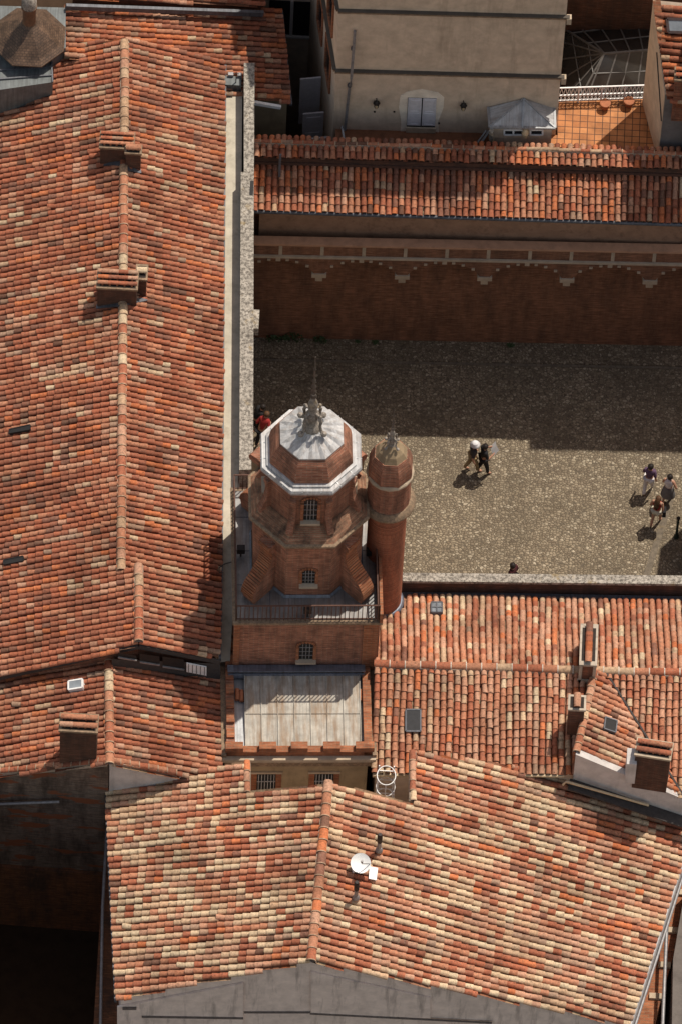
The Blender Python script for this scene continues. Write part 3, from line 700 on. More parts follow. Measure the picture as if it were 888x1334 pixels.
# ================================================================== RIGHT HOUSE
A, B = P(488, 866, 10.2), P(905, 878.5, 10.2)
p1, p2 = slope_plane(A, B, .33, 1), slope_plane(A, B, .33, -1)
if zon(p1, P(700, 950, 10)) > 10.2: p1, p2 = p2, p1
RN, RFAR = p1, p2
rh = thing('right_house', 'low house with salmon canal tiles on both slopes, right of the tower', 'building', V(((A.x + B.x) / 2, A.y, 0))); w_ = MB()
roofpart(rh, RN, [(487, 867), (905, 879), (905, 1046), (893, 1043), (753, 1000), (750, 1010), (700, 1009), (485, 1008)], fallof(RN), palette=PAL_R, walls=w_)
roofpart(rh, RFAR, [(488, 866), (905, 878), (905, 785), (526, 777), (526, 796), (489, 806)], fallof(RFAR), palette=PAL_R, walls=w_)
obj('wall', w_, RENDER_B, rh)
m = MB(); ridge(m, A, B, .14, .5, pal([(3, SAL), (3, RED), (2, CRM2), (2, PNK)]), band=(.55, .48, .40)); obj('ridge_tiles', m, TILE, rh)
hatch(rh, RN, [(528, 926), (547, 926), (547, 954), (528, 954)], 'roof_hatch', m_plain('hatch_glass', (.02, .02, .022), .4), .12, ZINC_D, .05)
o = hatch(rh, RFAR, [(561, 790), (575, 790), (575, 803), (561, 803)], 'skylight', GLASS_S, .1, ZINC_D, .05)
q = [PP(u, v, RFAR) + RFAR[1] * .2 for u, v in ((568, 790), (568, 803), (561, 796.5), (575, 796.5))]; m = MB(); m.bar(q[0], q[1], .04); m.bar(q[2], q[3], .04); obj('glazing_bar', m, ZINC_D, o)
m = MB(); m.bar(PP(485, 1009, RN) - Z * .04, PP(540, 1009, RN) - Z * .04, .1, .1); m.tube([PP(660, 1010, RN), PP(734, 1011, RN)], .05, 8); obj('eave_gutter', m, CREAM, rh)
# courtyard-side wall behind it
ze = zon(RFAR, PP(700, 778, RFAR)); zw = ze + .75
cw = thing('courtyard_wall', 'low stone coped wall between the cobbled courtyard and the right house', 'wall', P(700, 760, 0))
m = MB(); q = [P(u, v, zw - .1) for u, v in ((524, 750), (905, 754), (905, 760), (524, 757))]; m.column(q, 0); obj('wall', m, BRICK_D, cw)
m = MB(); q = [P(u, v, zw) for u, v in ((524, 746), (905, 750), (905, 761), (524, 757))]; m.prism(q, (0, 0, -.12)); obj('coping', m, STONE, cw)
m = MB(); q = [P(u, v, ze - .02) for u, v in ((524, 770), (905, 777), (905, 783), (524, 777))]; m.prism(q, (0, 0, -.1)); obj('lead_gutter', m, ZINC_D, cw)
# chimneys of the right house
c = PP(763, 888, RN); chimney(rh, c + V((0, .75, 0)), .50, 1.5, 1.0, 0, 1, 1.4, 'y', BRICK, RIM, 'long slim chimney straddling the ridge, capped by one row of tiles')
m = MB()
for s in (-1, 1):
    m.obox(c + V((s * .23, -.02, .5)), (.045, 0, 0), (0, .03, 0), (0, 0, .55)); m.obox(c + V((s * .2, .75, .55)), (.03, 0, 0), (0, .78, 0), (0, 0, .5))
m.obox(c + V((0, -.02, .06)), (.3, 0, 0), (0, .03, 0), (0, 0, .1)); objs('chimney_quoin', m, RIM, rh)
c = PP(747, 961, RN); chimney(rh, c + V((0, .28, 0)), .5, .5, 1.65, 0, 1, 1, 'y', BRICK_D, RIM, 'short square chimney with a single cap tile')
# wedge roof above the near slope
a, b = PP(786, 877, RN), PP(893, 1046, RN); cl = PP(750, 980, RN) + Z * 1.05
cl = P(750, 980, cl.z); n = (b - a).cross(cl - a).normalized(); n = n if n.z > 0 else -n
plW = (a, n)
wg = thing('attic_wedge', 'triangular tiled attic roof with a pale rendered end wall, rising from the right house roof', 'building', V((cl.x, cl.y, 8)))
fw = PP(830, 925, plW) - PP(780, 903, plW)
_, pw3 = roofpart(wg, plW, [(774, 873), (751, 980), (893, 1040), (893, 1043), (787, 878)], fw, palette=PAL_R)
m = MB(); top = [PP(u, v, plW) - n * .06 for u, v in ((775, 876), (753, 979), (890, 1038), (786, 879))]; m.column(top, 7.5); obj('wall', m, ZINC_D, wg)
m = MB(); ridge(m, PP(774, 876, plW), PP(750, 981, plW), .12, .32, PAL_R, .05); obj('verge_tiles', m, TILE, wg)
m = MB(); a_, b_ = PP(749, 984, plW), PP(895, 1044, plW); gp2 = vplane(V((a_.x, a_.y, 0)), V((b_.x, b_.y, 0)))
m.prism([a_ + Z * .06, b_ + Z * .03, V((b_.x, b_.y, 6)), V((a_.x, a_.y, 6))], -gp2[1] * .22); obj('end_wall', m, RENDER_W, wg)
m = MB(); m.bar(PP(789, 879, RN) + Z * .12, PP(890, 1040, RN) + Z * .12, .06, .05); obj('lead_valley', m, FASCIA, wg)
hatch(wg, plW, [(785, 937), (800, 942), (798, 957), (783, 952)], 'roof_hatch', DARK, .2, ZINC_D, .04)
c = PP(846, 1026, gp2); chimney(wg, c + V((0, .27, 0)), 1.12, .6, 1.9, -.12, 2, .12, 'x', BRICK_D, STONE_L, 'large brick chimney on the pale end wall')
m = MB(); m.obox(c + V((-.68, .2, .95)), (.16, 0, 0), (0, .3, 0), (0, 0, .6)); obj('chimney_pilaster', m, RENDER_W, wg)
m = MB(); m.tube([PP(735, 1012, gp2) + gp2[1] * .3, PP(739, 1008, gp2) + gp2[1] * .3, PP(845, 1045, gp2) + gp2[1] * .12], .045, 8); m.tube([P(700, 1010, 8.9), P(734, 1011, 8.9)], .045, 8); obj('gutter_pipe', m, CREAM, wg)
m = MB(); m.bar(PP(742, 1014, gp2) + gp2[1] * .22, PP(904, 1068, gp2) + gp2[1] * .22, .40, .06); obj('lead_gutter', m, FASCIA, wg)

# ================================================================== NORTH GALLERY WING
ZG, OV = 7.1, .9
gw = thing('gallery_wing', 'brick courtyard wing with corbelled arched gallery under an orange tiled roof', 'building', cy(7, 0))
def upx(u): return (u - 333) / 38.55
m = MB(); m.obox(cy(8, .4, 4.2), wx * 12, wy * .4, Z * 4.2); obj('wall', m, BRICK_G, gw)
# arcade face: segmental arches between corbels
cxs = [303.5, 412.5, 521.5, 630, 738.5, 848, 957]; m = MB(); ZS = 6.35
prev = cxs[0]
for i in range(len(cxs) - 1):
    a0, a1 = upx(cxs[i]) + .0, upx(cxs[i + 1]); n = 12
    lo_ = [(a0, 5.35), (a0 + .17, 5.35)] + [(a0 + .17 + (a1 - a0 - .34) * k / n, 5.45 + .68 * (1 - (2 * k / n - 1) ** 2) ** .8) for k in range(1, n)] + [(a1 - .17, 5.35), (a1, 5.35)]
    for (x0, z0), (x1, z1) in zip(lo_[:-1], lo_[1:]):
        m.add([cy(x0, -OV, z0), cy(x1, -OV, z1), cy(x1, -OV, ZS), cy(x0, -OV, ZS), cy(x0, -.002, z0), cy(x1, -.002, z1)], [(0, 1, 2, 3), (0, 4, 5, 1)])
    m.add([cy(a0, -OV, ZS), cy(a1, -OV, ZS), cy(a1, 0, ZS), cy(a0, 0, ZS)], [(0, 1, 2, 3)])
obj('arcade', m, BRICK_G, gw)
m = MB(); m.obox(cy(8, -OV + .1, (ZS + ZG) / 2), wx * 12, wy * .1, Z * (ZG - ZS - .02) / 2); obj('gallery_parapet', m, BRICK_G, gw)
m = MB(); m.obox(cy(8, -OV + .1, ZG), wx * 12, wy * .17, Z * .05); o = obj('coping', m, m_plaster('brick_coping', (.48, .27, .165), (.2, .12, .08), .6), gw)
m = MB(); m.obox(cy(8, -OV - .03, ZS + .03), wx * 12, wy * .05, Z * .05); obj('string_course', m, STONE_L, gw)
for k in range(-1, 12):
    u = 360.6 + 54.4 * k; m = MB(); m.obox(cy(upx(u), -OV + .04, (ZS + ZG) / 2 + .03), wx * .06, wy * .06, Z * (ZG - ZS - .15) / 2); obj('parapet_post', m, STONE_L, gw)
for i, u in enumerate(cxs):
    a = upx(u); m = MB()
    m.prism([cy(a - .25, -OV - .05, 5.36), cy(a - .25, 0, 5.36), cy(a - .25, 0, 4.5), cy(a - .25, -.35, 4.85), cy(a - .25, -OV - .05, 5.16)], wx * .50); o = obj('corbel', m, STONE_L, gw)
    m = MB(); m.obox(cy(a, -OV * .5, 4.95), wx * .12, wy * .40, Z * .13); obj('corbel_scroll', m, STONE_L, o)
for i in range(len(cxs) - 1):
    a0, a1 = upx(cxs[i]), upx(cxs[i + 1]); m = MB()
    for k in (1.2, 2.9, 4.5, 6, 7.5, 9.1, 10.8):
        t = k / 12; x = a0 + .17 + (a1 - a0 - .34) * t; zz = 5.45 + .68 * (1 - (2 * t - 1) ** 2) ** .8
        m.obox(cy(x, -OV - .012, zz + .06), wx * (.055 if k != 6 else .08), wy * .02, Z * (.055 if k != 6 else .10))
    objs('voussoir', m, STONE_L, gw)
m = MB(); m.obox(cy(8, -.03, 8.2), wx * 12, wy * .03, Z * .22); obj('upper_render', m, RENDER_Y, gw)
E0, E1 = P(325, 274, 8.7), P(905, 292, 8.7)
plN = slope_plane(E0, E1, .31, 1)
if zon(plN, P(600, 240, 8.7)) < 8.7: plN = slope_plane(E0, E1, .31, -1)
_, np_ = roofpart(gw, plN, [(325, 274), (905, 292), (905, 231), (325, 214)], fallof(plN), palette=PAL_N)
m = MB(); body(m, plN, np_, 6.3, .36); obj('attic_wall', m, m_plaster('brown_render', (.36, .215, .135), (.12, .07, .045), .7, 1.2), gw)
m = MB(); m.tube([E0 - Z * .06, E1 - Z * .06], .07, 8); obj('eave_gutter', m, ZINC_D, gw)
# tiled coping wall above the roof
K0, K1 = PP(325, 214, plN), PP(905, 231, plN); kh = .42
m = MB(); m.obox((K0 + K1) / 2 + V((0, .35, -.3)), (K1 - K0) / 2, V((0, .35, 0)), Z * (.3 + kh)); obj('parapet_wall', m, BRICK_D, gw)
m = MB(); m.bar(K0 + Z * .14 + V((0, -.03, 0)), K1 + Z * .14 + V((0, -.03, 0)), .05, .12); obj('lead_flashing', m, RUSTI, gw)
RK0, RK1 = K0 + V((0, .42, kh + .26)), K1 + V((0, .42, kh + .26))
for s_, dd in ((1, .5), (-1, .3)):
    pc = slope_plane(RK0, RK1, .33, s_)
    f_ = fallof(pc); q = f_.copy(); q.z = 0; q.normalize(); dist = dd
    poly = [RK0, RK1, RK1 + f_.normalized() * dist, RK0 + f_.normalized() * dist]
    roofpart(gw, pc, None, f_, 'coping_tiles', PAL_N, extra3=poly)
m = MB(); ridge(m, RK0, RK1, .07, .36, PAL_N, .1); obj('ridge_tiles', m, TILE, gw)
m = MB(); a = PP(364, 232, plN); m.bar(V((a.x, a.y, a.z + .1)), V((a.x, a.y + .2, a.z + 1.1)), .08); obj('downpipe', m, ZINC_D, gw)
# weeds at the foot of the wall
wg_pts = [(356, 442, .34), (382, 441, .42), (417, 443, .3), (466, 445, .16), (488, 445, .15), (664, 449, .17), (371, 441, .22)]
wl_lab = ['dark weed clump at the wall foot nearest the parapet', 'largest bushy weed at the foot of the brick courtyard wall', 'round weed under the first full corbel at the wall foot', 'small low weed at the wall foot, left of a twin', 'small low weed at the wall foot, right of its twin', 'lone weed tuft at the wall foot, furthest right', 'thin weed squeezed between two bigger clumps at the wall foot']
for (u, v, s), lb in zip(wg_pts, wl_lab):
    c = P(u, v, .07) - wy * .06; m = MB()
    for k in range(int(70 * s / .3)):
        a = R() * 6.28; h = R() ** .7 * s * .9; rr = s * .8 * math.sqrt(R()) * (1 - .5 * h / s)
        p = c + V((math.cos(a) * rr * 1.3, math.sin(a) * rr * .55, h)); d = V((R() - .5, R() - .5, R() * .4)).normalized() * .055; e = d.cross(V((R() - .5, R() - .5, R()))).normalized() * .025
        m.quad(p - d, p + e, p + d, p - e)
    for k in range(4): m.bar(c, c + V(((R() - .5) * s, (R() - .5) * s * .5, s * .7)), .012)
    tag(obj('weed', m, LEAF, None, origin=c), lb, 'plant', 'weeds along the foot of the brick wall')

# ================================================================== TERRACE AND BEIGE BUILDING
ZT = 8.75
tq = [P(u, v, ZT) for u, v in ((440, 166), (726, 176), (721, 133), (842, 129), (862, 212), (870, 250), (440, 238))]
m = MB(); m.column(tq, 0); tag(obj('terrace', m, TERR), kind='structure')
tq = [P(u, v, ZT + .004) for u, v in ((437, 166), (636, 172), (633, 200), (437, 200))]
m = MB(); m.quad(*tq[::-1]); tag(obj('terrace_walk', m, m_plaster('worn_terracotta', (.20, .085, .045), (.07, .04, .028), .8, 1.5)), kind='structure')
B0, B1 = P(434, 168, ZT), P(723, 176, ZT); bx = (B1 - B0).normalized(); by = V((-bx.y, bx.x, 0)); BW = (B1 - B0).length
bpl = vplane(B0, B1); BT = 17.0
bh = thing('beige_building', 'tall beige rendered building with lilac grey shutters and dark string courses above the terrace', 'building', (B0 + B1) / 2 - Z * ZT)
kside = P(441 - 15.6, 96 - 96, 12) - P(441, 96, 12); kside.normalize()
m = MB(); q = [B0, B1, B1 + by * 9, B0 + kside * 9]; q = [V((p.x, p.y, BT)) for p in q]; m.column(q, 0); obj('wall', m, RENDER_B, bh)
zc1, zc2 = zon((B0, V((0, 0, 1))), B0) + 3.4, ZT + 6.8
def course(mb, zz, hh, ov, ex=.08):
    a = V((B0.x, B0.y, zz)); mb.obox(a + bx * (BW / 2 + ex / 2) - by * ov / 2, bx * (BW / 2 + ex), by * ov / 2, Z * hh / 2)
    sn = V((-kside.y, kside.x, 0)); mb.obox(a + kside * 4.5 + sn * ov / 2, kside * 4.5, sn * ov / 2, Z * hh / 2)
for zz in (zc1, zc2):
    m = MB(); course(m, zz + .07, .05, .13); o = obj('string_course', m, m_plaster('course_lead', (.10, .085, .07)), bh)
    m = MB(); course(m, zz - .02, .09, .10); obj('moulding', m, STONE_M, o)
    m = MB(); c = V((B1.x, B1.y, zz)) + bx * .1 - by * .05; m.obox(c - Z * .1, bx * .08, by * .1, Z * .16); obj('end_block', m, STONE_L, o)
m = MB(); q2 = [V((p.x, p.y, BT + .002)) for p in (B0, B1, B1 + by * 9, B0 + kside * 9)]; c4 = sum(q2, V()) / 4 + Z * 1.2
m.add(q2 + [c4], [(0, 1, 4), (1, 2, 4), (2, 3, 4), (3, 0, 4), (3, 2, 1, 0)]); obj('roof', m, m_plaster('far_tile', (.3, .11, .06)), bh)
# shuttered door
Q = lambda u, v, o_=0: PP(u, v, bpl) + bpl[1] * o_
m = MB(); m.prism([Q(u, v) for u, v in ((521, 172), (522, 158), (519, 139), (521, 124), (530, 119), (549, 116), (570, 120), (578, 127), (577, 140), (570, 158), (571, 172))], bpl[1] * .015); o = obj('shutter_surround', m, m_plaster('pale_plaster', (.80, .70, .57), (.5, .42, .33), .5), bh)
m = MB(); m.prism([Q(529, 164), Q(531, 126.5), Q(568, 127.5), Q(566, 165)], bpl[1] * .03); o = obj('shutter_window', m, DARK, bh)
for (u0, u1) in ((531.5, 548.5), (550, 567)):
    f0, f1 = (u0 - 531) / 36, (u1 - 531) / 36; tl = Q(531, 126.5).lerp(Q(568, 127.5), f0); tr = Q(531, 126.5).lerp(Q(568, 127.5), f1); bl_ = Q(529, 161).lerp(Q(566, 162), f0); br_ = Q(529, 161).lerp(Q(566, 162), f1)
    m = MB(); m.prism([bl_ + bpl[1] * .03, tl + bpl[1] * .03, tr + bpl[1] * .03, br_ + bpl[1] * .03], bpl[1] * .04)
    for (t0, t1) in ((.06, .46), (.54, .94)):
        a_ = [bl_.lerp(tl, t0).lerp(br_.lerp(tr, t0), .15), bl_.lerp(tl, t1).lerp(br_.lerp(tr, t1), .15), bl_.lerp(tl, t1).lerp(br_.lerp(tr, t1), .85), bl_.lerp(tl, t0).lerp(br_.lerp(tr, t0), .85)]
        for i in range(4): m.bar(a_[i] + bpl[1] * .075, a_[(i + 1) % 4] + bpl[1] * .075, .02, .02, bpl[1])
    obj('shutter', m, SHUT, o)
m = MB(); m.prism([Q(528, 170), Q(528.5, 164), Q(567, 165), Q(566.5, 171)], bpl[1] * .09); obj('sill', m, STONE_L, o)
for u, v in ((490, 133), (603, 136)):
    c = Q(u, v, .12); m = MB(); m.lathe([(.03, -.17), (.07, -.14), (.1, .08), (.13, .1), (.02, .2)], 6, c); m.bar(c + Z * .18, Q(u, v - 5, 0), .03); o = obj('wall_lamp', m, IRON, bh)
    m = MB(); m.lathe([(.062, -.12), (.088, .06)], 6, c + bpl[1] * .012); obj('lamp_glass', m, CREAM, o)
m = MB(); m.tube([Q(449, 166, .1), Q(455.5, 108, .1), Q(456.5, 102, .28), Q(457.5, 92, .28), Q(462, 37, .1)], .05); o = obj('downpipe', m, GREYP, bh)
m = MB()
for u, v in ((455, 108), (459.5, 60)): m.lathe([(.075, -.05), (.075, .05)], 10, Q(u, v, .1))
objs('pipe_clip', m, ZINC_D, o)
m = MB()
for u, v in ((487.5, 145), (513, 145), (533, 158), (571, 160)): m.obox(Q(u, v, .02), bx * .03, by * .02, Z * .03)
objs('fixing_hole', m, IRON, bh)
# windows on its left side
spl = (B0, V((-kside.y, kside.x, 0)))
def sidewin(t0, t1, z0, z1):
    a_, b_ = B0 + kside * t0, B0 + kside * t1; nn = spl[1]
    c = [V((a_.x, a_.y, z0)), V((b_.x, b_.y, z0)), V((b_.x, b_.y, z1)), V((a_.x, a_.y, z1))]
    m = MB()
    for i in range(4): m.bar(c[i] + nn * .03, c[(i + 1) % 4] + nn * .03, .14, .06, nn)
    o = obj('side_window', m, BRICK_O, bh); m = MB(); m.quad(*[p + nn * .015 for p in c]); obj('pane', m, GLASS, o)
for t0 in (1.0, 3.0, 5.2):
    for z0 in (9.5, 12.7, 16.1): sidewin(t0, t0 + 1.1, z0, z0 + 1.9)
for (t0, z0, z1, k) in ((.5, 5.2, 7.6, 0), (1.7, 5.6, 7.4, 1), (2.6, 5.6, 8.2, 0)):
    a_ = B0 + kside * t0; nn = spl[1]; m = MB(); c = V((a_.x, a_.y, (z0 + z1) / 2)) + nn * .42
    m.obox(c, nn * .36, kside * .03, Z * (z1 - z0) / 2)
    if k:
        for s in (-.5, .4): m.obox(c - kside * .035 + Z * s, nn * .24, kside * .02, Z * .3)
    obj('open_shutter', m, SHUT, bh)
# building at the back of the alley
ab = thing('alley_house', 'unlit house at the end of the narrow alley beside the beige building', 'building', P(380, 10, 0))
c0 = P(300, 60, 6); c1 = P(430, 60, 6)
m = MB(); m.obox(V(((c0.x + c1.x) / 2, c0.y + 4, 8)), V(((c1.x - c0.x) / 2, 0, 0)), V((0, 3.5, 0)), Z * 8); obj('wall', m, RENDER_B, ab)
f = V(((c0.x + c1.x) / 2 + .35, c0.y + .5, 7.2)); m = MB()
for s in (-.42, .42): m.obox(f + V((s, -.03, 0)), (.36, 0, 0), (0, .02, 0), (0, 0, .95))
o = obj('alley_window', m, DARK, ab); m = MB(); m.obox(f + V((0, -.05, -1.05)), (.95, 0, 0), (0, .06, 0), (0, 0, .05)); m.obox(f + V((0, -.03, 0)), (.05, 0, 0), (0, .04, 0), (0, 0, 1)); obj('frame', m, RENDER_W, o)
# terrace shed with a glazed hip
sh = thing('terrace_shed', 'small beige terrace shed with pale zinc half pyramid roof, against the beige building', 'shed', P(680, 190, ZT))
ze = ZT + 1.55; S = [P(u, v, ze) for u, v in ((637, 165.5), (722.5, 167), (721.5, 141), (635, 140))]; ap = Q(681.5, 128, .02)
m = MB(); ins = [S[0] + V((.1, .12, 0)), S[1] + V((-.1, .12, 0)), S[2] + V((-.1, .3, 0)), S[3] + V((.1, .3, 0))]; m.column(ins, ZT - .02); obj('wall', m, RENDER_B, sh)
m = MB(); m.add(S + [ap], [(0, 1, 4), (1, 2, 4), (3, 0, 4)]); m.add(S, [(0, 3, 2, 1)]); o = obj('roof', m, ZINC_L, sh)
m = MB()
for p in S[:2]: m.bar(p + Z * .02, ap + Z * .02, .05)
m.bar((S[0] + S[1]) / 2 + Z * .02, ap + Z * .02, .06)
for i in (0, 1, 3): m.bar(S[i] + Z * .0, S[(i + 1) % 4], .08)
obj('roof_rib', m, ZINC, o)
spn = vplane(ins[0], ins[1])
for u0, u1 in ((656, 680), (690, 706)):
    c = [PP(u, v, spn) + spn[1] * .02 for u, v in ((u0, 175), (u1, 175), (u1, 168.5), (u0, 168.5))]; m = MB()
    for i in range(4): m.bar(c[i], c[(i + 1) % 4], .06, .05, spn[1])
    if u0 < 660: m.bar((c[0] + c[1]) / 2, (c[2] + c[3]) / 2, .06, .05, spn[1])
    o = obj('shed_window', m, WHITE, sh); m = MB(); m.quad(*[p - spn[1] * .005 for p in c]); obj('pane', m, GLASS, o)
m = MB(); c = PP(683.5, 170, spn) + spn[1] * .1; m.lathe([(.09, -.22), (.11, -.05), (.13, 0), (.1, .05)], 12, c); m.lathe([(.1, .05), (.1, .12), (.04, .2)], 12, c); obj('vent', m, CREAM, sh)
m = MB(); m.bar(P(640, 196, ZT), P(640, 170, ze - .05) + V((-.02, 0, 0)), .14); obj('corner_post', m, STONE, sh)
# terrace railing
tr = thing('terrace_railing', 'white lattice railing along the far edge of the tiled terrace', 'railing', P(780, 133, ZT))
r0, r1 = P(722, 134, ZT), P(842, 130, ZT); m = MB()
for h in (.12, .42, .85): m.bar(r0 + Z * h, r1 + Z * h, .045)
obj('rail', m, WHITE, tr); m = MB(); n = 24
for k in range(n):
    a_, b_ = r0.lerp(r1, k / n), r0.lerp(r1, (k + 1) / n)
    m.bar(a_ + Z * .42, (a_ + b_) / 2 + Z * .85, .02); m.bar((a_ + b_) / 2 + Z * .85, b_ + Z * .42, .02)
    m.bar(a_ + Z * .12, b_ + Z * .42, .018); m.bar(a_ + Z * .42, b_ + Z * .12, .018)
obj('lattice', m, WHITE, tr); m = MB()
for k in range(5): p = r0.lerp(r1, k / 4); m.bar(p, p + Z * .88, .05)
objs('post', m, WHITE, tr)
for u, v, lb in ((787, 141, 'terracotta flower pot by the white railing, left one of two'), (818, 138, 'terracotta flower pot by the white railing, nearest the side wall')):
    c = P(u, v, ZT); pt = thing('flower_pot', lb, 'flower pot', c, 0, 'flower pots on the terrace')
    m = MB(); m.lathe([(.12, 0), (.17, .26), (.19, .27), (.19, .32), (.16, .32)], 16, c); obj('pot', m, TERRA, pt); m = MB(); m.lathe([(.02, .30), (.16, .305)], 16, c, capb=False); obj('soil', m, DIRT, pt)
cd = thing('drain_grate', 'leaning bundle of grey planks beside the terrace shed', 'planks', P(630, 188, ZT))
m = MB(); c = P(628, 190, ZT); m.bar(c + V((-.1, 0, .05)), c + V((.2, .25, .55)), .08, .04); m.bar(c + V((-.2, .05, .05)), c + V((.1, .3, .5)), .06, .04); objs('plank', m, GREYP, cd); cd.name = 'plank_bundle'
ldr = thing('handrail', 'thin steel handrail at the left end of the terrace by the alley', 'handrail', P(445, 185, ZT))
m = MB(); m.tube([P(449, 192, ZT), P(449, 192, ZT) + Z * .1, P(444, 160, ZT) + Z * .2], .035); m.tube([P(437, 185, ZT + .3), P(447, 182, ZT + .35)], .025); obj('rail', m, ZINC_L, ldr)
# glazed atrium roof
at = thing('glass_atrium', 'dark hipped glass roof with thin grey bars behind the white terrace railing', 'skylight', P(790, 90, 0))
za, zb = 7.2, 5.7
ap, rg = P(786.5, 70, za), P(870, 63, za)
def ez(u, v): return P(u, v, zb)
n0, n1, s0, s1 = ez(722, 30), ez(880, 8), ez(742, 150), ez(870, 150)
m = MB(); m.add([ap, rg, n0, n1, s0, s1], [(0, 4, 5, 1), (0, 1, 3, 2), (0, 2, 4)]); obj('glass', m, GLASS_A, at)
m = MB(); m.bar(ap, rg, .07)
for e in (n0, s0): m.bar(ap, e, .06)
for k in range(0, 6):
    t = k / 5; m.bar(ap.lerp(rg, t) + Z * .02, s0.lerp(s1, t * .9 + .1) + Z * .02, .05); m.bar(ap.lerp(rg, t) + Z * .02, n0.lerp(n1, t * .85 + .15) + Z * .02, .045)
for t in (.2, .4, .6, .8): m.bar(ap + Z * .02, n0.lerp(s0, t) + Z * .02, .04)
for t in (.33, .66):
    m.bar(ap.lerp(s0, t) + Z * .02, rg.lerp(s1, t) + Z * .02, .045); m.bar(ap.lerp(n0, t) + Z * .02, rg.lerp(n1, t) + Z * .02, .045); m.bar(ap.lerp(n0, t) + Z * .02, ap.lerp(s0, t) + Z * .02, .035)
obj('glazing_bar', m, m_plain('bar_metal', (.13, .125, .12), .6), at)
m = MB(); q = [n0, n1, s1, s0]; m.column([V((p.x, p.y, zb - .05)) for p in q], 0); obj('wall', m, BRICK_D, at)
bk = thing('rear_house', 'dark unlit house behind the glass roof at the top edge', 'building', P(800, -10, 0))
c0, c1 = P(735, 12, 8), P(960, 2, 8); m = MB(); m.obox(V(((c0.x + c1.x) / 2, c0.y + 3.5, 6)), V(((c1.x - c0.x) / 2, 0, 0)), V((0, 3, 0)), Z * 6); obj('wall', m, BRICK_D, bk)
# right hand building
f0, n0 = P(836, 134, ZT), P(856, 208, ZT)
FT = f0 + Z * 5.9; NT = n0 + Z * 3.85
sb = thing('side_building', 'pale rendered building with small tiled roof and a roof window, right edge of the terrace', 'building', (f0 + n0) / 2 - Z * ZT)
ex = V((5.5, -.25, 0)); m = MB()
m.add([V((f0.x, f0.y, 0)), V((n0.x, n0.y, 0)), NT, FT, V((f0.x, f0.y, 0)) + ex, V((n0.x, n0.y, 0)) + ex, NT + ex - Z * .05, FT + ex - Z * .05], [(0, 1, 2, 3), (1, 5, 6, 2), (0, 3, 7, 4), (4, 7, 6, 5), (3, 2, 6, 7)]); obj('wall', m, RENDER_B, sb)
nr = (NT - FT).cross(ex).normalized(); nr = nr if nr.z > 0 else -nr; plS = (FT + nr * .06, nr)
roofpart(sb, plS, [(851, 10), (930, 4), (930, 150), (880, 140), (868, 128)], ex, palette=PAL_N, pitch=.24, length=.33)
m = MB(); m.bar(FT + nr * .12 + V((.12, 0, 0)), FT.lerp(NT, .45) + nr * .12 + V((.12, 0, 0)), .26, .08, nr); obj('verge_brick', m, BRICK_O, sb)
m = MB(); m.bar(FT.lerp(NT, .45) - V((.02, 0, .6)), NT - V((.02, 0, 1.6)), .03, .05); obj('wall_cable', m, FASCIA, sb)
o = hatch(sb, plS, [(868, 24), (900, 25), (902, 42), (870, 41)], 'roof_window', GLASS_S, .18, m_plain('window_frame', (.07, .045, .04), .5), .09)
c = PP(886, 126, plS); chimney(sb, c + V((.05, .1, -.2)), .6, .5, 1.3, 0, 2, 1, 'x', BRICK, STONE_M)
m = MB(); q = [n0 + V((.02, -.03, -8)), n0 + ex + V((0, -.03, -8)), NT + ex + V((0, -.03, -.02)), NT + V((.02, -.03, -.02))]; m.prism(q, V((0, -.02, 0))); obj('painted_shade_face', m, m_plaster('shade_toned_render', (.17, .155, .15)), sb)  # dark layer over the near wall, its shade painted into the colour
# unseen tall block, added just outside the frame to shade the far court
tb = thing('east_shade_block', 'unseen brick block added beyond the right edge to shade the courtyard', 'building', cy(17, 2))
x0 = (P(905, 200, 13) - WA).dot(wx); m = MB()
m.column([cy(x0, 1.0, 15.2), cy(x0 + 9, 1.0, 15.2), cy(x0 + 9, 3.5, 15.2), cy(x0, 3.5, 15.2)], 0); obj('wall', m, BRICK, tb)
ew = thing('east_shade_wing', 'unseen brick wing added east of the courtyard, beyond the frame, for its shadow', 'building', P(1040, 650, 0))  # unseen wing, placed so its shadow reaches the court's right edge
c = [P(u, v, 8.5) for u, v in ((985, 440), (1200, 440), (1200, 620), (960, 620))]; m = MB(); m.column(c, 0); obj('wall', m, BRICK, ew)

# ================================================================== TOWER
ZP = 12.5; YAW = rad(3.9)
axis = P(405, 587, ZP + 5.9)
tw = thing('brick_tower', 'octagonal brick tower with white zinc cornice and corner buttresses on a railed platform', 'tower', (axis.x, axis.y, 0), YAW)
L = lambda name, mb, mat, par=None: obj(name, mb, mat, par or tw, local=True)
HX, YF, YB = 2.36, -2.72, 2.42
m = MB(); m.box(-HX + .03, YF + .08, 0, HX - .03, YB - .03, ZP - .15); L('tower_block', m, BRICK_T)
m = MB(); m.box(-HX - .05, YF - .03, ZP - .15, HX + .05, YB + .05, ZP - .04); L('platform_cornice', m, STONE_M)
m = MB(); m.box(-HX + .1, YF + .1, ZP - .04, HX - .1, YB - .1, ZP); o = L('platform', m, m_zinc('worn_zinc', (0.27, 0.265, 0.26), 0.3))
m = MB()
for y in (-1.3, 0, 1.3): m.box(-HX + .1, y - .012, ZP, HX - .1, y + .012, ZP + .012)
for x in (-1.2, 1.2): m.box(x - .012, YF + .1, ZP + .001, x + .012, YB - .1, ZP + .010)
L('zinc_seam', m, ZINC_D, o)
m = MB(); m.box(HX - .05, YF - .03, ZP - .04, HX + .05, YB - 1.2, ZP + .5); L('side_kerb', m, BRICK_O)
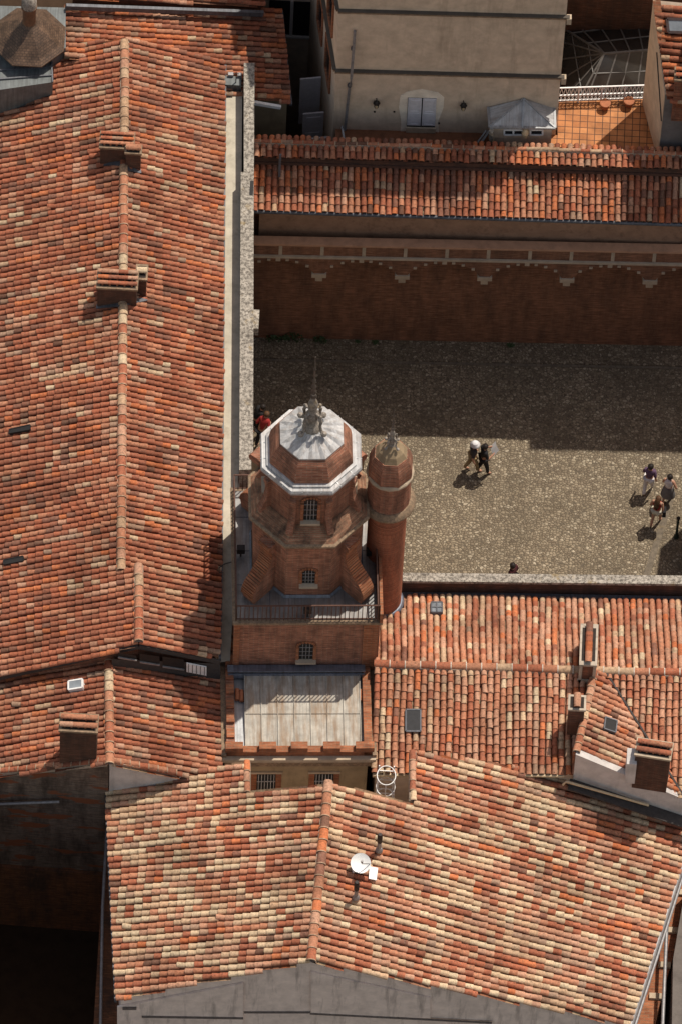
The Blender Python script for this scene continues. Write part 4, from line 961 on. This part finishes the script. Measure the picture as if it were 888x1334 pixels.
m = MB(); m.box(HX - .55, YF + .03, ZP - 3.0, HX - .08, YF + .11, ZP - .2); L('bright_quoin', m, BRICK_O)  # brighter brick paints a sunlit look onto the block's right corner
m = MB(); m.box(-HX - .0, YF + .03, ZP - 3.0, -HX + .2, YF + .11, ZP - .2); L('bright_quoin', m, BRICK_O)
# railing: rails, balusters, posts
def rail(pa, pb, sp=.14):
    pa, pb = V(pa), V(pb); n = round((pb - pa).length / sp); m = MB()
    m.bar(pa + Z * .88, pb + Z * .88, .045, .035); m.bar(pa + Z * .1, pb + Z * .1, .03)
    for k in range(n + 1): p = pa.lerp(pb, k / n); m.bar(p, p + Z * .88, .026 if k % 8 else .04)
    return m
for pa, pb in (((-HX + .06, YF + .06, ZP), (HX - .06, YF + .06, ZP)), ((-HX + .06, YF + .06, ZP), (-HX + .06, YB - .06, ZP)), ((-HX + .06, YB - .06, ZP), (-1.3, YB - .06, ZP)), ((HX - .12, YF + .06, ZP), (HX - .12, -.4, ZP))):
    L('railing', rail(pa, pb), RUSTI)
# drums
m = MB(); m.lathe([(octv(1.74), ZP - .02), (octv(1.74), ZP + 3.1)], 8, (0, 0, 0), o8, False); L('lower_drum', m, BRICK_T)
m = MB(); m.lathe([(octv(1.78), ZP - .01), (octv(1.82), ZP + .02), (octv(1.76), ZP + .12)], 8, (0, 0, 0), o8, False, False, False); L('lead_skirt', m, ZINC_B)
m = MB(); m.lathe([(octv(1.75), ZP + 3.0), (octv(1.92), ZP + 3.12), (octv(1.93), ZP + 3.22), (octv(1.88), ZP + 3.25), (octv(1.4), ZP + 3.27)], 8, (0, 0, 0), o8, False); L('ledge', m, STONE_M)
m = MB(); m.lathe([(octv(1.87), ZP + 3.23), (octv(1.36), ZP + 3.68)], 8, (0, 0, 0), o8, False, False, False); L('brick_skirt', m, m_brick('mossy_brick', (.38, .17, .10), (.27, .13, .08), (.30, .23, .15), dirt=.4))
m = MB(); m.lathe([(octv(1.34), ZP + 3.5), (octv(1.34), ZP + 5.75)], 8, (0, 0, 0), o8, False); L('upper_drum', m, BRICK_T)
def arch_win(cx, y, z0, w, h, parent_mat=BRICK_O, nm='arched_window', ang=0):
    Rm = Matrix.Rotation(ang, 4, 'Z'); T = lambda x, yy, z: Rm @ V((x, yy, z))
    pts = [(cx - w / 2, z0), (cx + w / 2, z0)] + [(cx + w / 2 * math.cos(t), z0 + h - w / 2 * .6 + w / 2 * .6 * math.sin(t)) for t in [math.pi * k / 8 for k in range(9)]]
    m = MB(); m.prism([T(x, y - .015, z) for x, z in pts], Rm @ V((0, .01, 0))); o = L(nm, m, DARK)
    m = MB(); n = len(pts)
    for k in range(9):
        t = math.pi * k / 8; c = (cx + (w / 2 + .07) * math.cos(t), z0 + h - w / 2 * .6 + (w / 2 * .6 + .08) * math.sin(t)); m.obox(T(c[0], y - .02, c[1]), Rm @ V((.035, 0, 0)), Rm @ V((0, .03, 0)), Z * .06)
    for sx in (-1, 1): m.obox(T(cx + sx * (w / 2 + .06), y - .02, z0 + h * .38), Rm @ V((.05, 0, 0)), Rm @ V((0, .03, 0)), Z * h * .4)
    L('arch_brick', m, parent_mat, o)
    m = MB()
    for k in range(1, 4): m.bar(T(cx - w / 2 + w * k / 4, y - .03, z0), T(cx - w / 2 + w * k / 4, y - .03, z0 + h * .95), .022)
    for k in range(1, 4): m.bar(T(cx - w / 2, y - .03, z0 + h * k / 4), T(cx + w / 2, y - .03, z0 + h * k / 4), .018)
    L('grille', m, GREYP, o)
    m = MB(); m.obox(T(cx, y - .08, z0 - .05), Rm @ V((w * .75, 0, 0)), Rm @ V((0, .1, 0)), Z * .045); L('sill', m, STONE_L, o)
    return o
arch_win(.02, -1.74, ZP + .82, .40, .78)
arch_win(.0, YF + .08, ZP - 2.35, .44, .95)
for a in (0, 90, 180, 270): arch_win(0, -1.34, ZP + 3.95, .42, 1.2, ang=rad(a))
# corner buttresses: S shaped
prof = [(1.6, 0), (2.66, 0), (2.74, .35), (2.70, .65), (2.55, .92), (2.25, 1.18), (1.98, 1.55), (1.88, 1.95), (1.9, 2.25), (2.02, 2.42), (1.98, 2.58), (1.6, 2.62)]
for a in (-45, -135, 45, 135):
    rm = Matrix.Rotation(rad(a), 4, 'Z'); m = MB(); m.prism([rm @ V((r, -.24, ZP + z)) for r, z in prof], rm @ V((0, .48, 0))); o = L('buttress', m, BRICK_T)
    m = MB(); q = prof[2:11]
    for (r0, z0), (r1, z1) in zip(q[:-1], q[1:]):
        n_ = max(1, round(math.hypot(r1 - r0, z1 - z0) / .1)); 
        for k in range(n_):
            t = (k + .5) / n_; r_, z_ = r0 + (r1 - r0) * t, z0 + (z1 - z0) * t; d = V((r1 - r0, 0, z1 - z0)).normalized(); nn = V((-d.z, 0, d.x)); nn = nn if nn.x > 0 else -nn
            m.obox(rm @ V((r_ + nn.x * .02, 0, ZP + z_ + nn.z * .02)), rm @ (d * .034), rm @ V((0, .25, 0)), rm @ (nn * .022))
    L('coping_bricks', m, BRICK_O, o)
# console scrolls round the upper drum
cp = [(1.3, 3.6), (1.72, 3.42), (1.78, 3.55), (1.66, 3.8), (1.54, 4.15), (1.50, 4.6), (1.56, 4.9), (1.55, 5.1), (1.3, 5.15)]
for k in range(8):
    rm = Matrix.Rotation(rad(22.5 + 45 * k), 4, 'Z'); m = MB(); m.prism([rm @ V((r, -.11, ZP + z)) for r, z in cp], rm @ V((0, .22, 0))); L('console', m, BRICK_T)
for k in (1, 3):   # tall mossy piers on the far corners
    rm = Matrix.Rotation(rad(45 * k), 4, 'Z'); m = MB(); m.prism([rm @ V((r, -.3, ZP + z)) for r, z in ((1.75, 1.9), (2.22, 1.9), (2.26, 3.3), (1.75, 3.3))], rm @ V((0, .6, 0))); o = L('pier', m, MOSS); m = MB(); m.prism([rm @ V((r, -.34, ZP + z)) for r, z in ((1.7, 3.302), (2.3, 3.302), (2.36, 3.45), (2.25, 3.62), (2.0, 3.68), (1.7, 3.6))], rm @ V((0, .68, 0))); L('pier_cap', m, BRICK_T, o)
# cornice, brick roof, zinc cap
m = MB(); m.lathe([(octv(1.36), ZP + 5.6), (octv(1.58), ZP + 5.72), (octv(1.60), ZP + 5.75), (octv(1.60), ZP + 5.84), (octv(1.56), ZP + 5.92), (octv(1.42), ZP + 5.90), (octv(1.42), ZP + 5.98), (octv(1.36), ZP + 6.0)], 8, (0, 0, 0), o8, False); o = L('cornice', m, ZINC_L)
m = MB()
for k in range(8):
    for s in (-.3, .3):
        rm = Matrix.Rotation(rad(45 * k), 4, 'Z'); m.bar(rm @ V((1.42, s, ZP + 5.925)), rm @ V((1.6, s, ZP + 5.885)), .02, .015)
objs('cornice_joint', m, ZINC, o, True)
m = MB(); m.lathe([(octv(1.32), ZP + 5.95), (octv(1.27), ZP + 6.3), (octv(1.14), ZP + 6.65), (octv(.98), ZP + 6.9)], 8, (0, 0, 0), o8, False); L('brick_roof', m, BRICK_T)
m = MB(); n = 48; vs = []
for ring, (r, z) in enumerate(((1.0, 6.86), (1.0, 6.93), (.8, 7.04), (.55, 7.13), (.3, 7.24), (.16, 7.4))):
    for i in range(n):
        a = 2 * math.pi * i / n + o8; w = math.cos(math.pi / 8) / math.cos(((a - o8) % (math.pi / 4)) - math.pi / 8)
        rr = octv(r) * (w if ring < 3 else 1 + (w - 1) * (.5 if ring == 3 else 0)); fl = .035 * math.cos(a * 16 - o8 * 16) * (1 if ring in (2, 3) else .4 if ring == 4 else 0)
        vs.append(V((rr * math.cos(a), rr * math.sin(a), ZP + z + fl)))
m.add(vs, [(k * n + i, k * n + (i + 1) % n, (k + 1) * n + (i + 1) % n, (k + 1) * n + i) for k in range(5) for i in range(n)], None, False); L('zinc_cap', m, ZINC_L)
# carved finial
def finial(c, s, par, lf):
    m = MB(); m.lathe([(.30, 0), (.32, .08), (.22, .2), (.15, .45), (.19, .6), (.24, .78), (.17, .95), (.13, 1.15), (.17, 1.3), (.16, 1.45), (.1, 1.65), (.06, 2.0)], 12, c)
    m.v = [tuple(V(c) + (V(p) - V(c)) * s) for p in m.v]; o = lf('finial', m, STONE_F, par)
    m = MB()
    for k in range(4):
        rm = Matrix.Rotation(rad(45 + 90 * k), 4, 'Z'); pts = [V((.16, 0, 1.0)), V((.3, 0, .95)), V((.38, 0, .72)), V((.34, 0, .45)), V((.42, 0, .22)), V((.52, 0, .16)), V((.55, 0, .28))]
        m.tube([V(c) + (rm @ p) * s for p in pts], [.035 * s, .055 * s, .06 * s, .045 * s, .06 * s, .07 * s, .04 * s], 8)
        m.lathe([(.0, -.08 * s), (.1 * s, -.04 * s), (.11 * s, .03 * s), (.0, .09 * s)], 8, V(c) + (rm @ V((.52, 0, .2))) * s, capb=False, capt=False)
        m.lathe([(.0, -.06 * s), (.08 * s, 0), (.0, .07 * s)], 8, V(c) + (rm @ V((.33, 0, .98))) * s, capb=False, capt=False)
    lf('finial_scroll', m, STONE_F, o)
    m = MB(); m.lathe([(.07, 1.75), (.12, 1.85), (.05, 1.97), (.10, 2.1), (.04, 2.22), (.09, 2.4), (.035, 2.52), (.07, 2.75), (.03, 2.85), (.03, 3.3), (.06, 3.37), (.025, 3.45), (.012, 4.1)], 10, c)
    m.v = [tuple(V(c) + (V(p) - V(c)) * s) for p in m.v]; lf('spike', m, m_plain('spike_iron', (.11, .095, .08), .5, .3), o)
finial((0, 0, ZP + 7.2), .98, tw, L)
# floodlights and brackets on the platform
for (x, y, nm) in ((.0, YF + .22, 0), (HX - .3, -.3, 0), (-HX + .25, -.2, 0)):
    m = MB(); m.box(x - .13, y - .08, ZP + .25, x + .13, y + .12, ZP + .5); m.bar((x, y, ZP), (x, y, ZP + .3), .05); o = L('floodlight', m, IRON)
    m = MB(); m.box(x - .11, y + .12, ZP + .27, x + .11, y + .13, ZP + .48); L('lamp_glass', m, GLASS, o)
for sx in (-1, 1):
    m = MB(); x = sx * (HX + .02); pts = [V((x, -.35, ZP - .1)), V((x + sx * .25, -.4, ZP - .15)), V((x + sx * .42, -.45, ZP - .3)), V((x + sx * .42, -.5, ZP - .5)), V((x + sx * .28, -.5, ZP - .52))]
    m.tube(pts, .022, 6); L('iron_bracket', m, IRON)

# ---- zinc roofed annex in front of the tower
zr = ZP - 3.05
an = thing('zinc_annex', 'flat zinc roofed annex with brick battlements, in front of the tower', 'building', (axis.x, axis.y, 0), YAW)
LA = lambda name, mb, mat, par=None: obj(name, mb, mat, par or an, local=True)
def loc_(u, v, z): return MATRIX[an.name].inverted() @ P(u, v, z)
yf = loc_(390, 974, zr + .45).y; xl = loc_(295, 940, zr + .45).x; xr = loc_(484, 940, zr + .45).x; y0 = YF + .03
m = MB(); m.box(xl + .12, yf + .08, 0, xr - .12, y0, zr - .05); LA('wall', m, RENDER_Y)
m = MB(); zs = .45; m.add([V((xl + .62, y0 - .05, zr + .28)), V((xr - .35, y0 - .05, zr + .28)), V((xr - .35, yf + .28, zr + .02)), V((xl + .62, yf + .28, zr + .02)), V((xl + .62, y0 - .05, zr - .1)), V((xr - .35, y0 - .05, zr - .1)), V((xr - .35, yf + .28, zr - .1)), V((xl + .62, yf + .28, zr - .1))], [(3, 2, 1, 0), (3, 7, 6, 2), (0, 4, 7, 3), (2, 6, 5, 1)]); o = LA('zinc_roof', m, ZINC_S)
m = MB(); xa, xb = xl + .62, xr - .35
for k in range(8):
    x = xa + (xb - xa) * k / 7; m.bar((x, y0 - .06, zr + .31), (x, yf + .28, zr + .05), .022, .03)
ym = (y0 + yf) / 2 - .12; m.bar((xa, ym, zr + .16), (xb, ym, zr + .16), .012, .02)
LA('zinc_seam', m, ZINC_S, o)
m = MB(); m.box(xl + .25, yf + .25, zr - .25, xa, y0, zr - .02); m.box(xb, yf + .25, zr - .25, xr - .2, y0, zr - .03); [LA('side_gutter', q, ZINC) for q in pieces(m)]
m = MB(); m.obox(((xl + xr) / 2 - .05, y0 - .16, zr + .42), ((xr - xl) / 2 - .12, 0, 0), (0, .17, -.07), (0, .0, .03)); m.obox(((xl + xr) / 2 - .05, y0 - .32, zr + .24), ((xr - xl) / 2 - .14, 0, 0), (0, .02, 0), (0, 0, .12)); [LA('lead_flashing', q, ZINC_B) for q in pieces(m)]
m = MB(); m.box(xl, yf, zr - .35, xl + .28, y0 + 3.6, zr + .22); LA('side_parapet', m, BRICK_T)
m = MB(); m.box(xl - .16, yf - .05, zr - .4, xl, y0 + 4.0, zr + .06); m.box(xr, yf - .05, zr - .4, xr + .14, y0, zr + .06); [LA('stone_ledge', q, STONE_M) for q in pieces(m)]
m = MB(); m.box(xr - .26, yf, zr - .35, xr, y0 - .02, zr + .3); LA('side_parapet', m, BRICK_O)
for k in range(12):
    y = yf + .5 + k * .55
    if y > y0 + 3.5: break
    m = MB(); m.box(xl + .015, y, zr + .22, xl + .265, y + .34, zr + .36 if k % 2 else zr + .30); LA('merlon', m, BRICK_O)
m = MB(); m.box(xl, yf, zr - .06, xr, yf + .24, zr + .18); LA('front_parapet', m, BRICK_O)
mer = [(294, 317), (338, 360), (379, 401), (421, 443), (463, 487)]
for u0, u1 in mer:
    a_, b_ = loc_(u0, 965, zr + .45).x, loc_(u1, 965, zr + .45).x; m = MB(); m.box(a_, yf - .012, zr + .18, b_, yf + .25, zr + .42); LA('merlon', m, BRICK_O)
m = MB(); m.box(xl - .14, yf - .16, zr - .22, xr + .12, yf + .1, zr - .062); LA('stone_cornice', m, STONE_L); m = MB(); m.box(xl - .05, yf - .06, zr - .62, xr + .04, yf + .1, zr - .223); LA('stone_frieze', m, STONE_M)
m = MB(); m.box(xl + .05, yf + .02, zr - .72, xr - .05, yf + .085, zr - .623); LA('brick_string', m, BRICK_O)
for u in (347, 422):
    x = loc_(u, 1015, zr - 1.6).x; yv = yf + .08; m = MB(); m.box(x - .3, yv - .02, zr - 2.6, x + .3, yv - .005, zr - 1.28); o = LA('barred_window', m, DARK)
    m = MB()
    for s in (-1, 1): m.box(x + s * .4 - .09, yv - .035, zr - 2.7, x + s * .4 + .09, yv - .004, zr - 1.25)
    LA('brick_jamb', m, BRICK_O, o); m = MB(); m.box(x - .52, yv - .05, zr - 1.25, x + .52, yv - .003, zr - 1.15); LA('lintel', m, STONE_L, o)
    m = MB()
    for k in range(6): xx = x - .25 + .1 * k; m.bar((xx, yv - .05, zr - 2.6), (xx, yv - .05, zr - 1.28), .025)
    m.bar((x - .3, yv - .05, zr - 1.7), (x + .3, yv - .05, zr - 1.7), .03)
    LA('window_bar', m, ZINC_L, o)
for (x, y) in ((xl + .38, y0 - .75), (xl + .52, y0 - .8), (xr - .3, y0 - .8)):
    m = MB(); m.tube([V((x, y, zr + .12)), V((x, y - .4, zr + .08))], .075, 10); LA('drain_spout', m, TERRA)

# ---- stair turret
b = P(497, 783, 9.4); st = thing('stair_turret', 'slim round brick turret with lichen topped dome, on the right flank of the tower', 'turret', (b.x, b.y, 0))
LT = lambda name, mb, mat, par=None: obj(name, mb, mat, par or st)
zb_ = 9.4; c = V((b.x, b.y, 0))
m = MB(); m.lathe([(.62, 0), (.62, zb_ + 6.1)], 28, c); LT('shaft', m, m_brick('turret_brick', (.40, .14, .075), (.33, .105, .058), (.34, .17, .105), .3, .07, .22))
m = MB(); m.lathe([(.66, zb_ - .4), (.72, zb_ + .05), (.66, zb_ + .14)], 28, c, capb=False); LT('lead_collar', m, ZINC_B)
m = MB(); m.lathe([(.62, zb_ + 5.75), (.68, zb_ + 5.85), (.83, zb_ + 5.95), (.88, zb_ + 6.02), (.88, zb_ + 6.1), (.74, zb_ + 6.26)], 28, c); LT('stone_ring', m, STONE_M)
m = MB(); m.lathe([(.70, zb_ + 6.2), (.68, zb_ + 7.7)], 16, c, smooth=False); LT('upper_drum', m, BRICK_T)
m = MB(); m.lathe([(.69, zb_ + 7.66), (.77, zb_ + 7.72), (.77, zb_ + 7.8), (.73, zb_ + 7.86)], 16, c, smooth=False); LT('cornice_ring', m, STONE_L)
m = MB(); m.lathe([(.74, zb_ + 7.82), (.755, zb_ + 8.05), (.735, zb_ + 8.3), (.67, zb_ + 8.58), (.56, zb_ + 8.84)], 8, c, o8, False); LT('dome', m, BRICK_T)
m = MB(); m.lathe([(.545, zb_ + 8.83), (.42, zb_ + 9.05), (.26, zb_ + 9.2), (.15, zb_ + 9.29), (.1, zb_ + 9.34)], 8, c, o8, False); LT('lichen_cap', m, MOSS)
finial(tuple(c + Z * (zb_ + 9.22)), .52, st, LT)

# ---- ladder with hoops in the light well
ld = thing('hooped_ladder', 'white hooped safety ladder in the light well beside the annex', 'ladder', P(503, 1030, 7))
lb_ = P(503, 1003, 9.3); m = MB()
for s in (-.24, .24): m.tube([lb_ + V((s, 0, -2.4)), lb_ + V((s, 0, .25))], .022, 6)
obj('stile', m, WHITE, ld); m = MB()
for k in range(9): m.bar(lb_ + V((-.24, 0, -2.3 + k * .28)), lb_ + V((.24, 0, -2.3 + k * .28)), .025)
obj('rung', m, WHITE, ld)
for zz in (.2, -.5, -1.2):
    m = MB(); m.tube([lb_ + V((.3 * math.cos(t), -.33 + .36 * math.sin(t) , zz)) for t in [2 * math.pi * k / 20 for k in range(21)]], .018, 6); obj('hoop', m, WHITE, ld)
m = MB()
for a_ in (200, 270, 340): m.tube([lb_ + V((.3 * math.cos(rad(a_)), -.33 + .36 * math.sin(rad(a_)), zz)) for zz in (.2, -1.2)], .014, 6)
obj('cage_bar', m, WHITE, ld)

# ================================================================== PEOPLE
def skin_mesh(vs, es, rs, sub=1):
    me = bpy.data.meshes.new('tmp'); me.from_pydata(vs, es, []); o = bpy.data.objects.new('tmp', me); COL.objects.link(o)
    md = o.modifiers.new('s', 'SKIN'); md.use_smooth_shade = True
    for d, r in zip(me.skin_vertices[0].data, rs): d.radius = (r, r) if not isinstance(r, tuple) else r
    me.skin_vertices[0].data[0].use_root = True
    s2 = o.modifiers.new('d', 'SUBSURF'); s2.levels = sub; s2.render_levels = sub
    dg = bpy.context.evaluated_depsgraph_get(); dg.update()
    r = bpy.data.meshes.new_from_object(o.evaluated_get(dg)); bpy.data.objects.remove(o); bpy.data.meshes.remove(me)
    for p in r.polygons: p.use_smooth = True
    return r
def mesh_obj(name, me, mat, parent):
    me.materials.clear(); me.materials.append(mat); me.name = name
    o = bpy.data.objects.new(name, me); link(o, parent); MATRIX[o.name] = MATRIX[parent.name]; return o
def person(label, u, v, heading, top, bottom, hair, h=1.66, step=.22, arms=('down', 'down'), skirt=False, longhair=False, hat=None, short=False, sleeves=False, lean=0.0, z=.01, hands=None):
    """heading: direction the person faces, degrees from +x"""
    b = P(u, v, z); t = thing('person', label, 'person', b, rad(heading - 90)); k = h / 1.66      # local +y is forward
    S = lambda x, y, zz: V((x * k, (y + lean * max(0, zz - .9)) * k, zz * k))
    J = {'pel': S(0, 0, .93), 'spi': S(0, .01, 1.12), 'che': S(0, .01, 1.32), 'nec': S(0, .02, 1.45), 'hea': S(0, .045, 1.52), 'hd2': S(0, .055, 1.585), 'top': S(0, .045, 1.635)}
    r = {'pel': .125, 'spi': .115, 'che': .125, 'nec': .05, 'hea': .078, 'hd2': .088, 'top': .06}
    E = [('pel', 'spi'), ('spi', 'che'), ('che', 'nec'), ('nec', 'hea'), ('hea', 'hd2'), ('hd2', 'top')]
    for s, n in ((-1, 'L'), (1, 'R')):
        f = step * s
        J.update({'hip' + n: S(.09 * s, 0, .88), 'kne' + n: S(.095 * s, f * .5 + .03, .48), 'ank' + n: S(.09 * s, f - (.06 if f < 0 else 0), .09 + (.06 if f < 0 else 0)), 'toe' + n: S(.1 * s, f + .13, .035)})
        r.update({'hip' + n: .088, 'kne' + n: .058, 'ank' + n: .04, 'toe' + n: .035})
        E += [('pel', 'hip' + n), ('hip' + n, 'kne' + n), ('kne' + n, 'ank' + n), ('ank' + n, 'toe' + n)]
        am = arms[0 if s < 0 else 1]
        if am == 'down': el, wr = S(.23 * s, -.02 - f * .3, 1.12), S(.25 * s, .08 - f * .5, .88)
        elif am == 'bent': el, wr = S(.25 * s, -.06, 1.12), S(.16 * s, .2, 1.1)
        elif am == 'hold': el, wr = S(.24 * s, .05, 1.13), S(.14 * s, .30, 1.24)
        elif am == 'hip': el, wr = S(.32 * s, -.08, 1.14), S(.2 * s, .08, 1.0)
        else: el, wr = S(.27 * s, .03, 1.14), S(.1 * s, .12, 1.42)
        J.update({'sho' + n: S(.165 * s, 0, 1.385), 'elb' + n: el, 'wri' + n: wr}); r.update({'sho' + n: .06, 'elb' + n: .042, 'wri' + n: .028})
        d = (wr - el).normalized(); J['pal' + n] = wr + d * .07 * k; r['pal' + n] = .03
        E += [('che', 'sho' + n), ('sho' + n, 'elb' + n), ('elb' + n, 'wri' + n), ('wri' + n, 'pal' + n)]
        sd = d.cross(V((0, 1, 0.2))).normalized()
        for q in range(4):
            base = J['pal' + n] + sd * (q - 1.5) * .018; a1 = base + d * (.05 + .01 * (1 - abs(q - 1.3))) + V((0, .012, 0)); J['f%d%s' % (q, n)] = a1; r['f%d%s' % (q, n)] = .008; E.append(('pal' + n, 'f%d%s' % (q, n)))
        J['th' + n] = wr + d * .05 + sd * .045; r['th' + n] = .009; E.append(('wri' + n, 'th' + n))
    def sub(keys, grow, cut=None):
        ks = list(keys); ix = {q: i for i, q in enumerate(ks)}; es = [(ix[a], ix[c]) for a, c in E if a in ix and c in ix]
        return skin_mesh([J[q] for q in ks], es, [(r[q] + grow) * k for q in ks])
    allk = ['pel'] + [q for q in J if q != 'pel']
    body_ = mesh_obj('body', sub(allk, 0), SKIN, t)
    tk = ['pel', 'spi', 'che', 'nec', 'shoL', 'shoR'] + (['elbL', 'elbR', 'wriL', 'wriR'] if sleeves == 'long' else ['elbL', 'elbR'] if sleeves else [])
    r2 = dict(r); r['nec'] = .04; o = mesh_obj('top', sub(tk, .018), top, t); r['nec'] = r2['nec']
    if skirt:
        m = MB(); m.lathe([(.15, 1.0), (.20, .85), (.27, .5), (.27, .49)], 16, (0, 0, 0)); m.v = [(x * k, y * k * .85, z_ * k) for x, y, z_ in m.v]; obj('skirt', m, bottom, t, local=True)
    else:
        if short:
            old = {q: J[q] for q in ('kneL', 'kneR')}
            for s in 'LR': J['kne' + s] = J['hip' + s].lerp(J['kne' + s], .55)
            mesh_obj('shorts', sub(['pel', 'hipL', 'hipR', 'kneL', 'kneR'], .022), bottom, t); J.update(old)
        else: mesh_obj('trousers', sub(['pel', 'hipL', 'hipR', 'kneL', 'kneR', 'ankL', 'ankR'], .02), bottom, t)
    m = MB(); c = S(0, .04, 1.575); m.lathe([(.0, -.11), (.075, -.1), (.102, -.03), (.104, .03), (.08, .085), (.0, .11)], 14, c, capb=False, capt=False)
    m.v = [tuple(V(p) - V((0, .018, -.008)) * 1) for p in m.v]
    if longhair: m.tube([S(0, -.02, 1.6), S(0, -.1, 1.48), S(0, -.125, 1.3), S(0, -.12, 1.16)], [.085, .1, .1, .06], 10)
    obj('hair', m, hair, t, local=True)
    m = MB(); hx = S(0, .135, 1.56); m.lathe([(.0, -.02), (.012, -.012), (.0, .025)], 6, hx, capb=False, capt=False)
    obj('nose', m, SKIN, body_, local=True)
    if hat:
        m = MB(); c = S(0, .04, 1.62); m.lathe([(.17, -.03), (.18, -.02), (.115, .01), (.115, .07), (.085, .11), (.0, .12)], 20, c, capt=False); obj('hat', m, hat, t, local=True)
    return t, J, k
HAIR_D, HAIR_B = m_plain('dark_hair', (.018, .013, .011), .5), m_plain('brown_hair', (.10, .05, .025), .5)
BLK, KHA, PUR, WHT, GRS, REDC = cloth('black_cloth', (.016, .015, .017)), cloth('khaki_cloth', (.26, .19, .10)), cloth('purple_cloth', (.13, .075, .13)), cloth('white_cloth', (.72, .69, .69)), cloth('grey_cloth', (.16, .15, .15)), cloth('red_cloth', (.30, .024, .022))
DKJ, OFFW = cloth('dark_grey_cloth', (.04, .035, .037)), cloth('cream_cloth', (.62, .58, .46))
def world_of(t, p): return MATRIX[t.name] @ V(p)
person('woman in a white sun hat, dark top and khaki trousers, walking beside a map reader', 614, 613, 15, DKJ, KHA, HAIR_D, 1.68, .2, hat=WHT, sleeves=True)
t, J, k = person('person dressed in black reading a white map in the courtyard', 628, 616, 20, BLK, BLK, HAIR_D, 1.72, .14, ('hold', 'hold'), sleeves=True)
c = world_of(t, (J['palL'] + J['palR']) / 2) + V((0, 0, .06)); f = MATRIX[t.name].to_3x3() @ V((0, 1, 0)); s = MATRIX[t.name].to_3x3() @ V((1, 0, 0)); m = MB()
w = (f * .55 + Z * .85).normalized() * .16
m.prism([c - s * .2 - w, c - w - f * .03, c + w - f * .03, c - s * .2 + w], f.cross(s) * .004); m.prism([c - w - f * .03, c + s * .2 - w, c + s * .2 + w, c + w - f * .03], f.cross(s) * .004)
tag(obj('paper_map', m, WHITE, None, origin=c), 'white folded map held open by the person in black', 'map')
person('woman in a purple top and white trousers walking ahead of two others', 843, 641, 75, PUR, WHT, HAIR_D, 1.64, .2, sleeves=True)
person('woman in a white sleeveless top and grey skirt, hand on hip, walking', 868, 654, 70, WHT, GRS, HAIR_D, 1.62, .2, ('down', 'hip'), skirt=True)
t, J, k = person('long haired woman in a red top and pale shorts with a dark bag', 853, 683, 70, REDC, OFFW, HAIR_B, 1.66, .18, ('bent', 'down'), longhair=True, short=True)
c = world_of(t, (.27, -.02, .98)); m = MB(); m.obox(c, (.055, 0, 0), (0, .13, 0), (0, 0, .15)); o = thing('shoulder_bag', 'small black bag hanging at the side of the woman in red', 'bag', c)
obj('bag_body', m, BLK, o); m = MB(); m.tube([c + V((0, 0, .14)), world_of(t, (.17, -.02, 1.44))], .012, 6); obj('strap', m, BLK, o)
person('dark haired person in a maroon top, mostly hidden behind the stone coped wall', 665, 770, 150, cloth('maroon_cloth', (.06, .012, .016)), BLK, HAIR_D, 1.68, .1, sleeves=True)
person('person in a red shirt and black trousers bending forward beside the tower', 340, 580, 60, REDC, BLK, HAIR_B, 1.62, .12, ('bent', 'bent'), sleeves=True, lean=.45)
person('person in black clothing bending, nearest the parapet in the shade', 332, 566, 20, BLK, BLK, HAIR_D, 1.7, .12, sleeves='long', lean=.35)
person('dark haired person in a cream top standing between the parapet and the tower', 336, 622, 40, OFFW, KHA, HAIR_D, 1.66, .1, ('hold', 'down'), sleeves=True)
# iron post at the right edge
b = P(880, 700, 0); lp = thing('iron_post', 'thin dark green iron post standing at the right edge of the courtyard', 'post', b)
m = MB(); m.lathe([(.09, 0), (.09, .12), (.05, .18), (.04, .9), (.055, .95), (.04, 1.0), (.04, 1.15)], 12, b); obj('shaft', m, m_plain('green_iron', (.012, .025, .02), .5), lp)
m = MB(); m.lathe([(.0, 1.12), (.065, 1.17), (.07, 1.22), (.0, 1.29)], 12, b, capb=False, capt=False); obj('knob', m, IRON, lp)

for nm, u0, u1 in ():
    pass
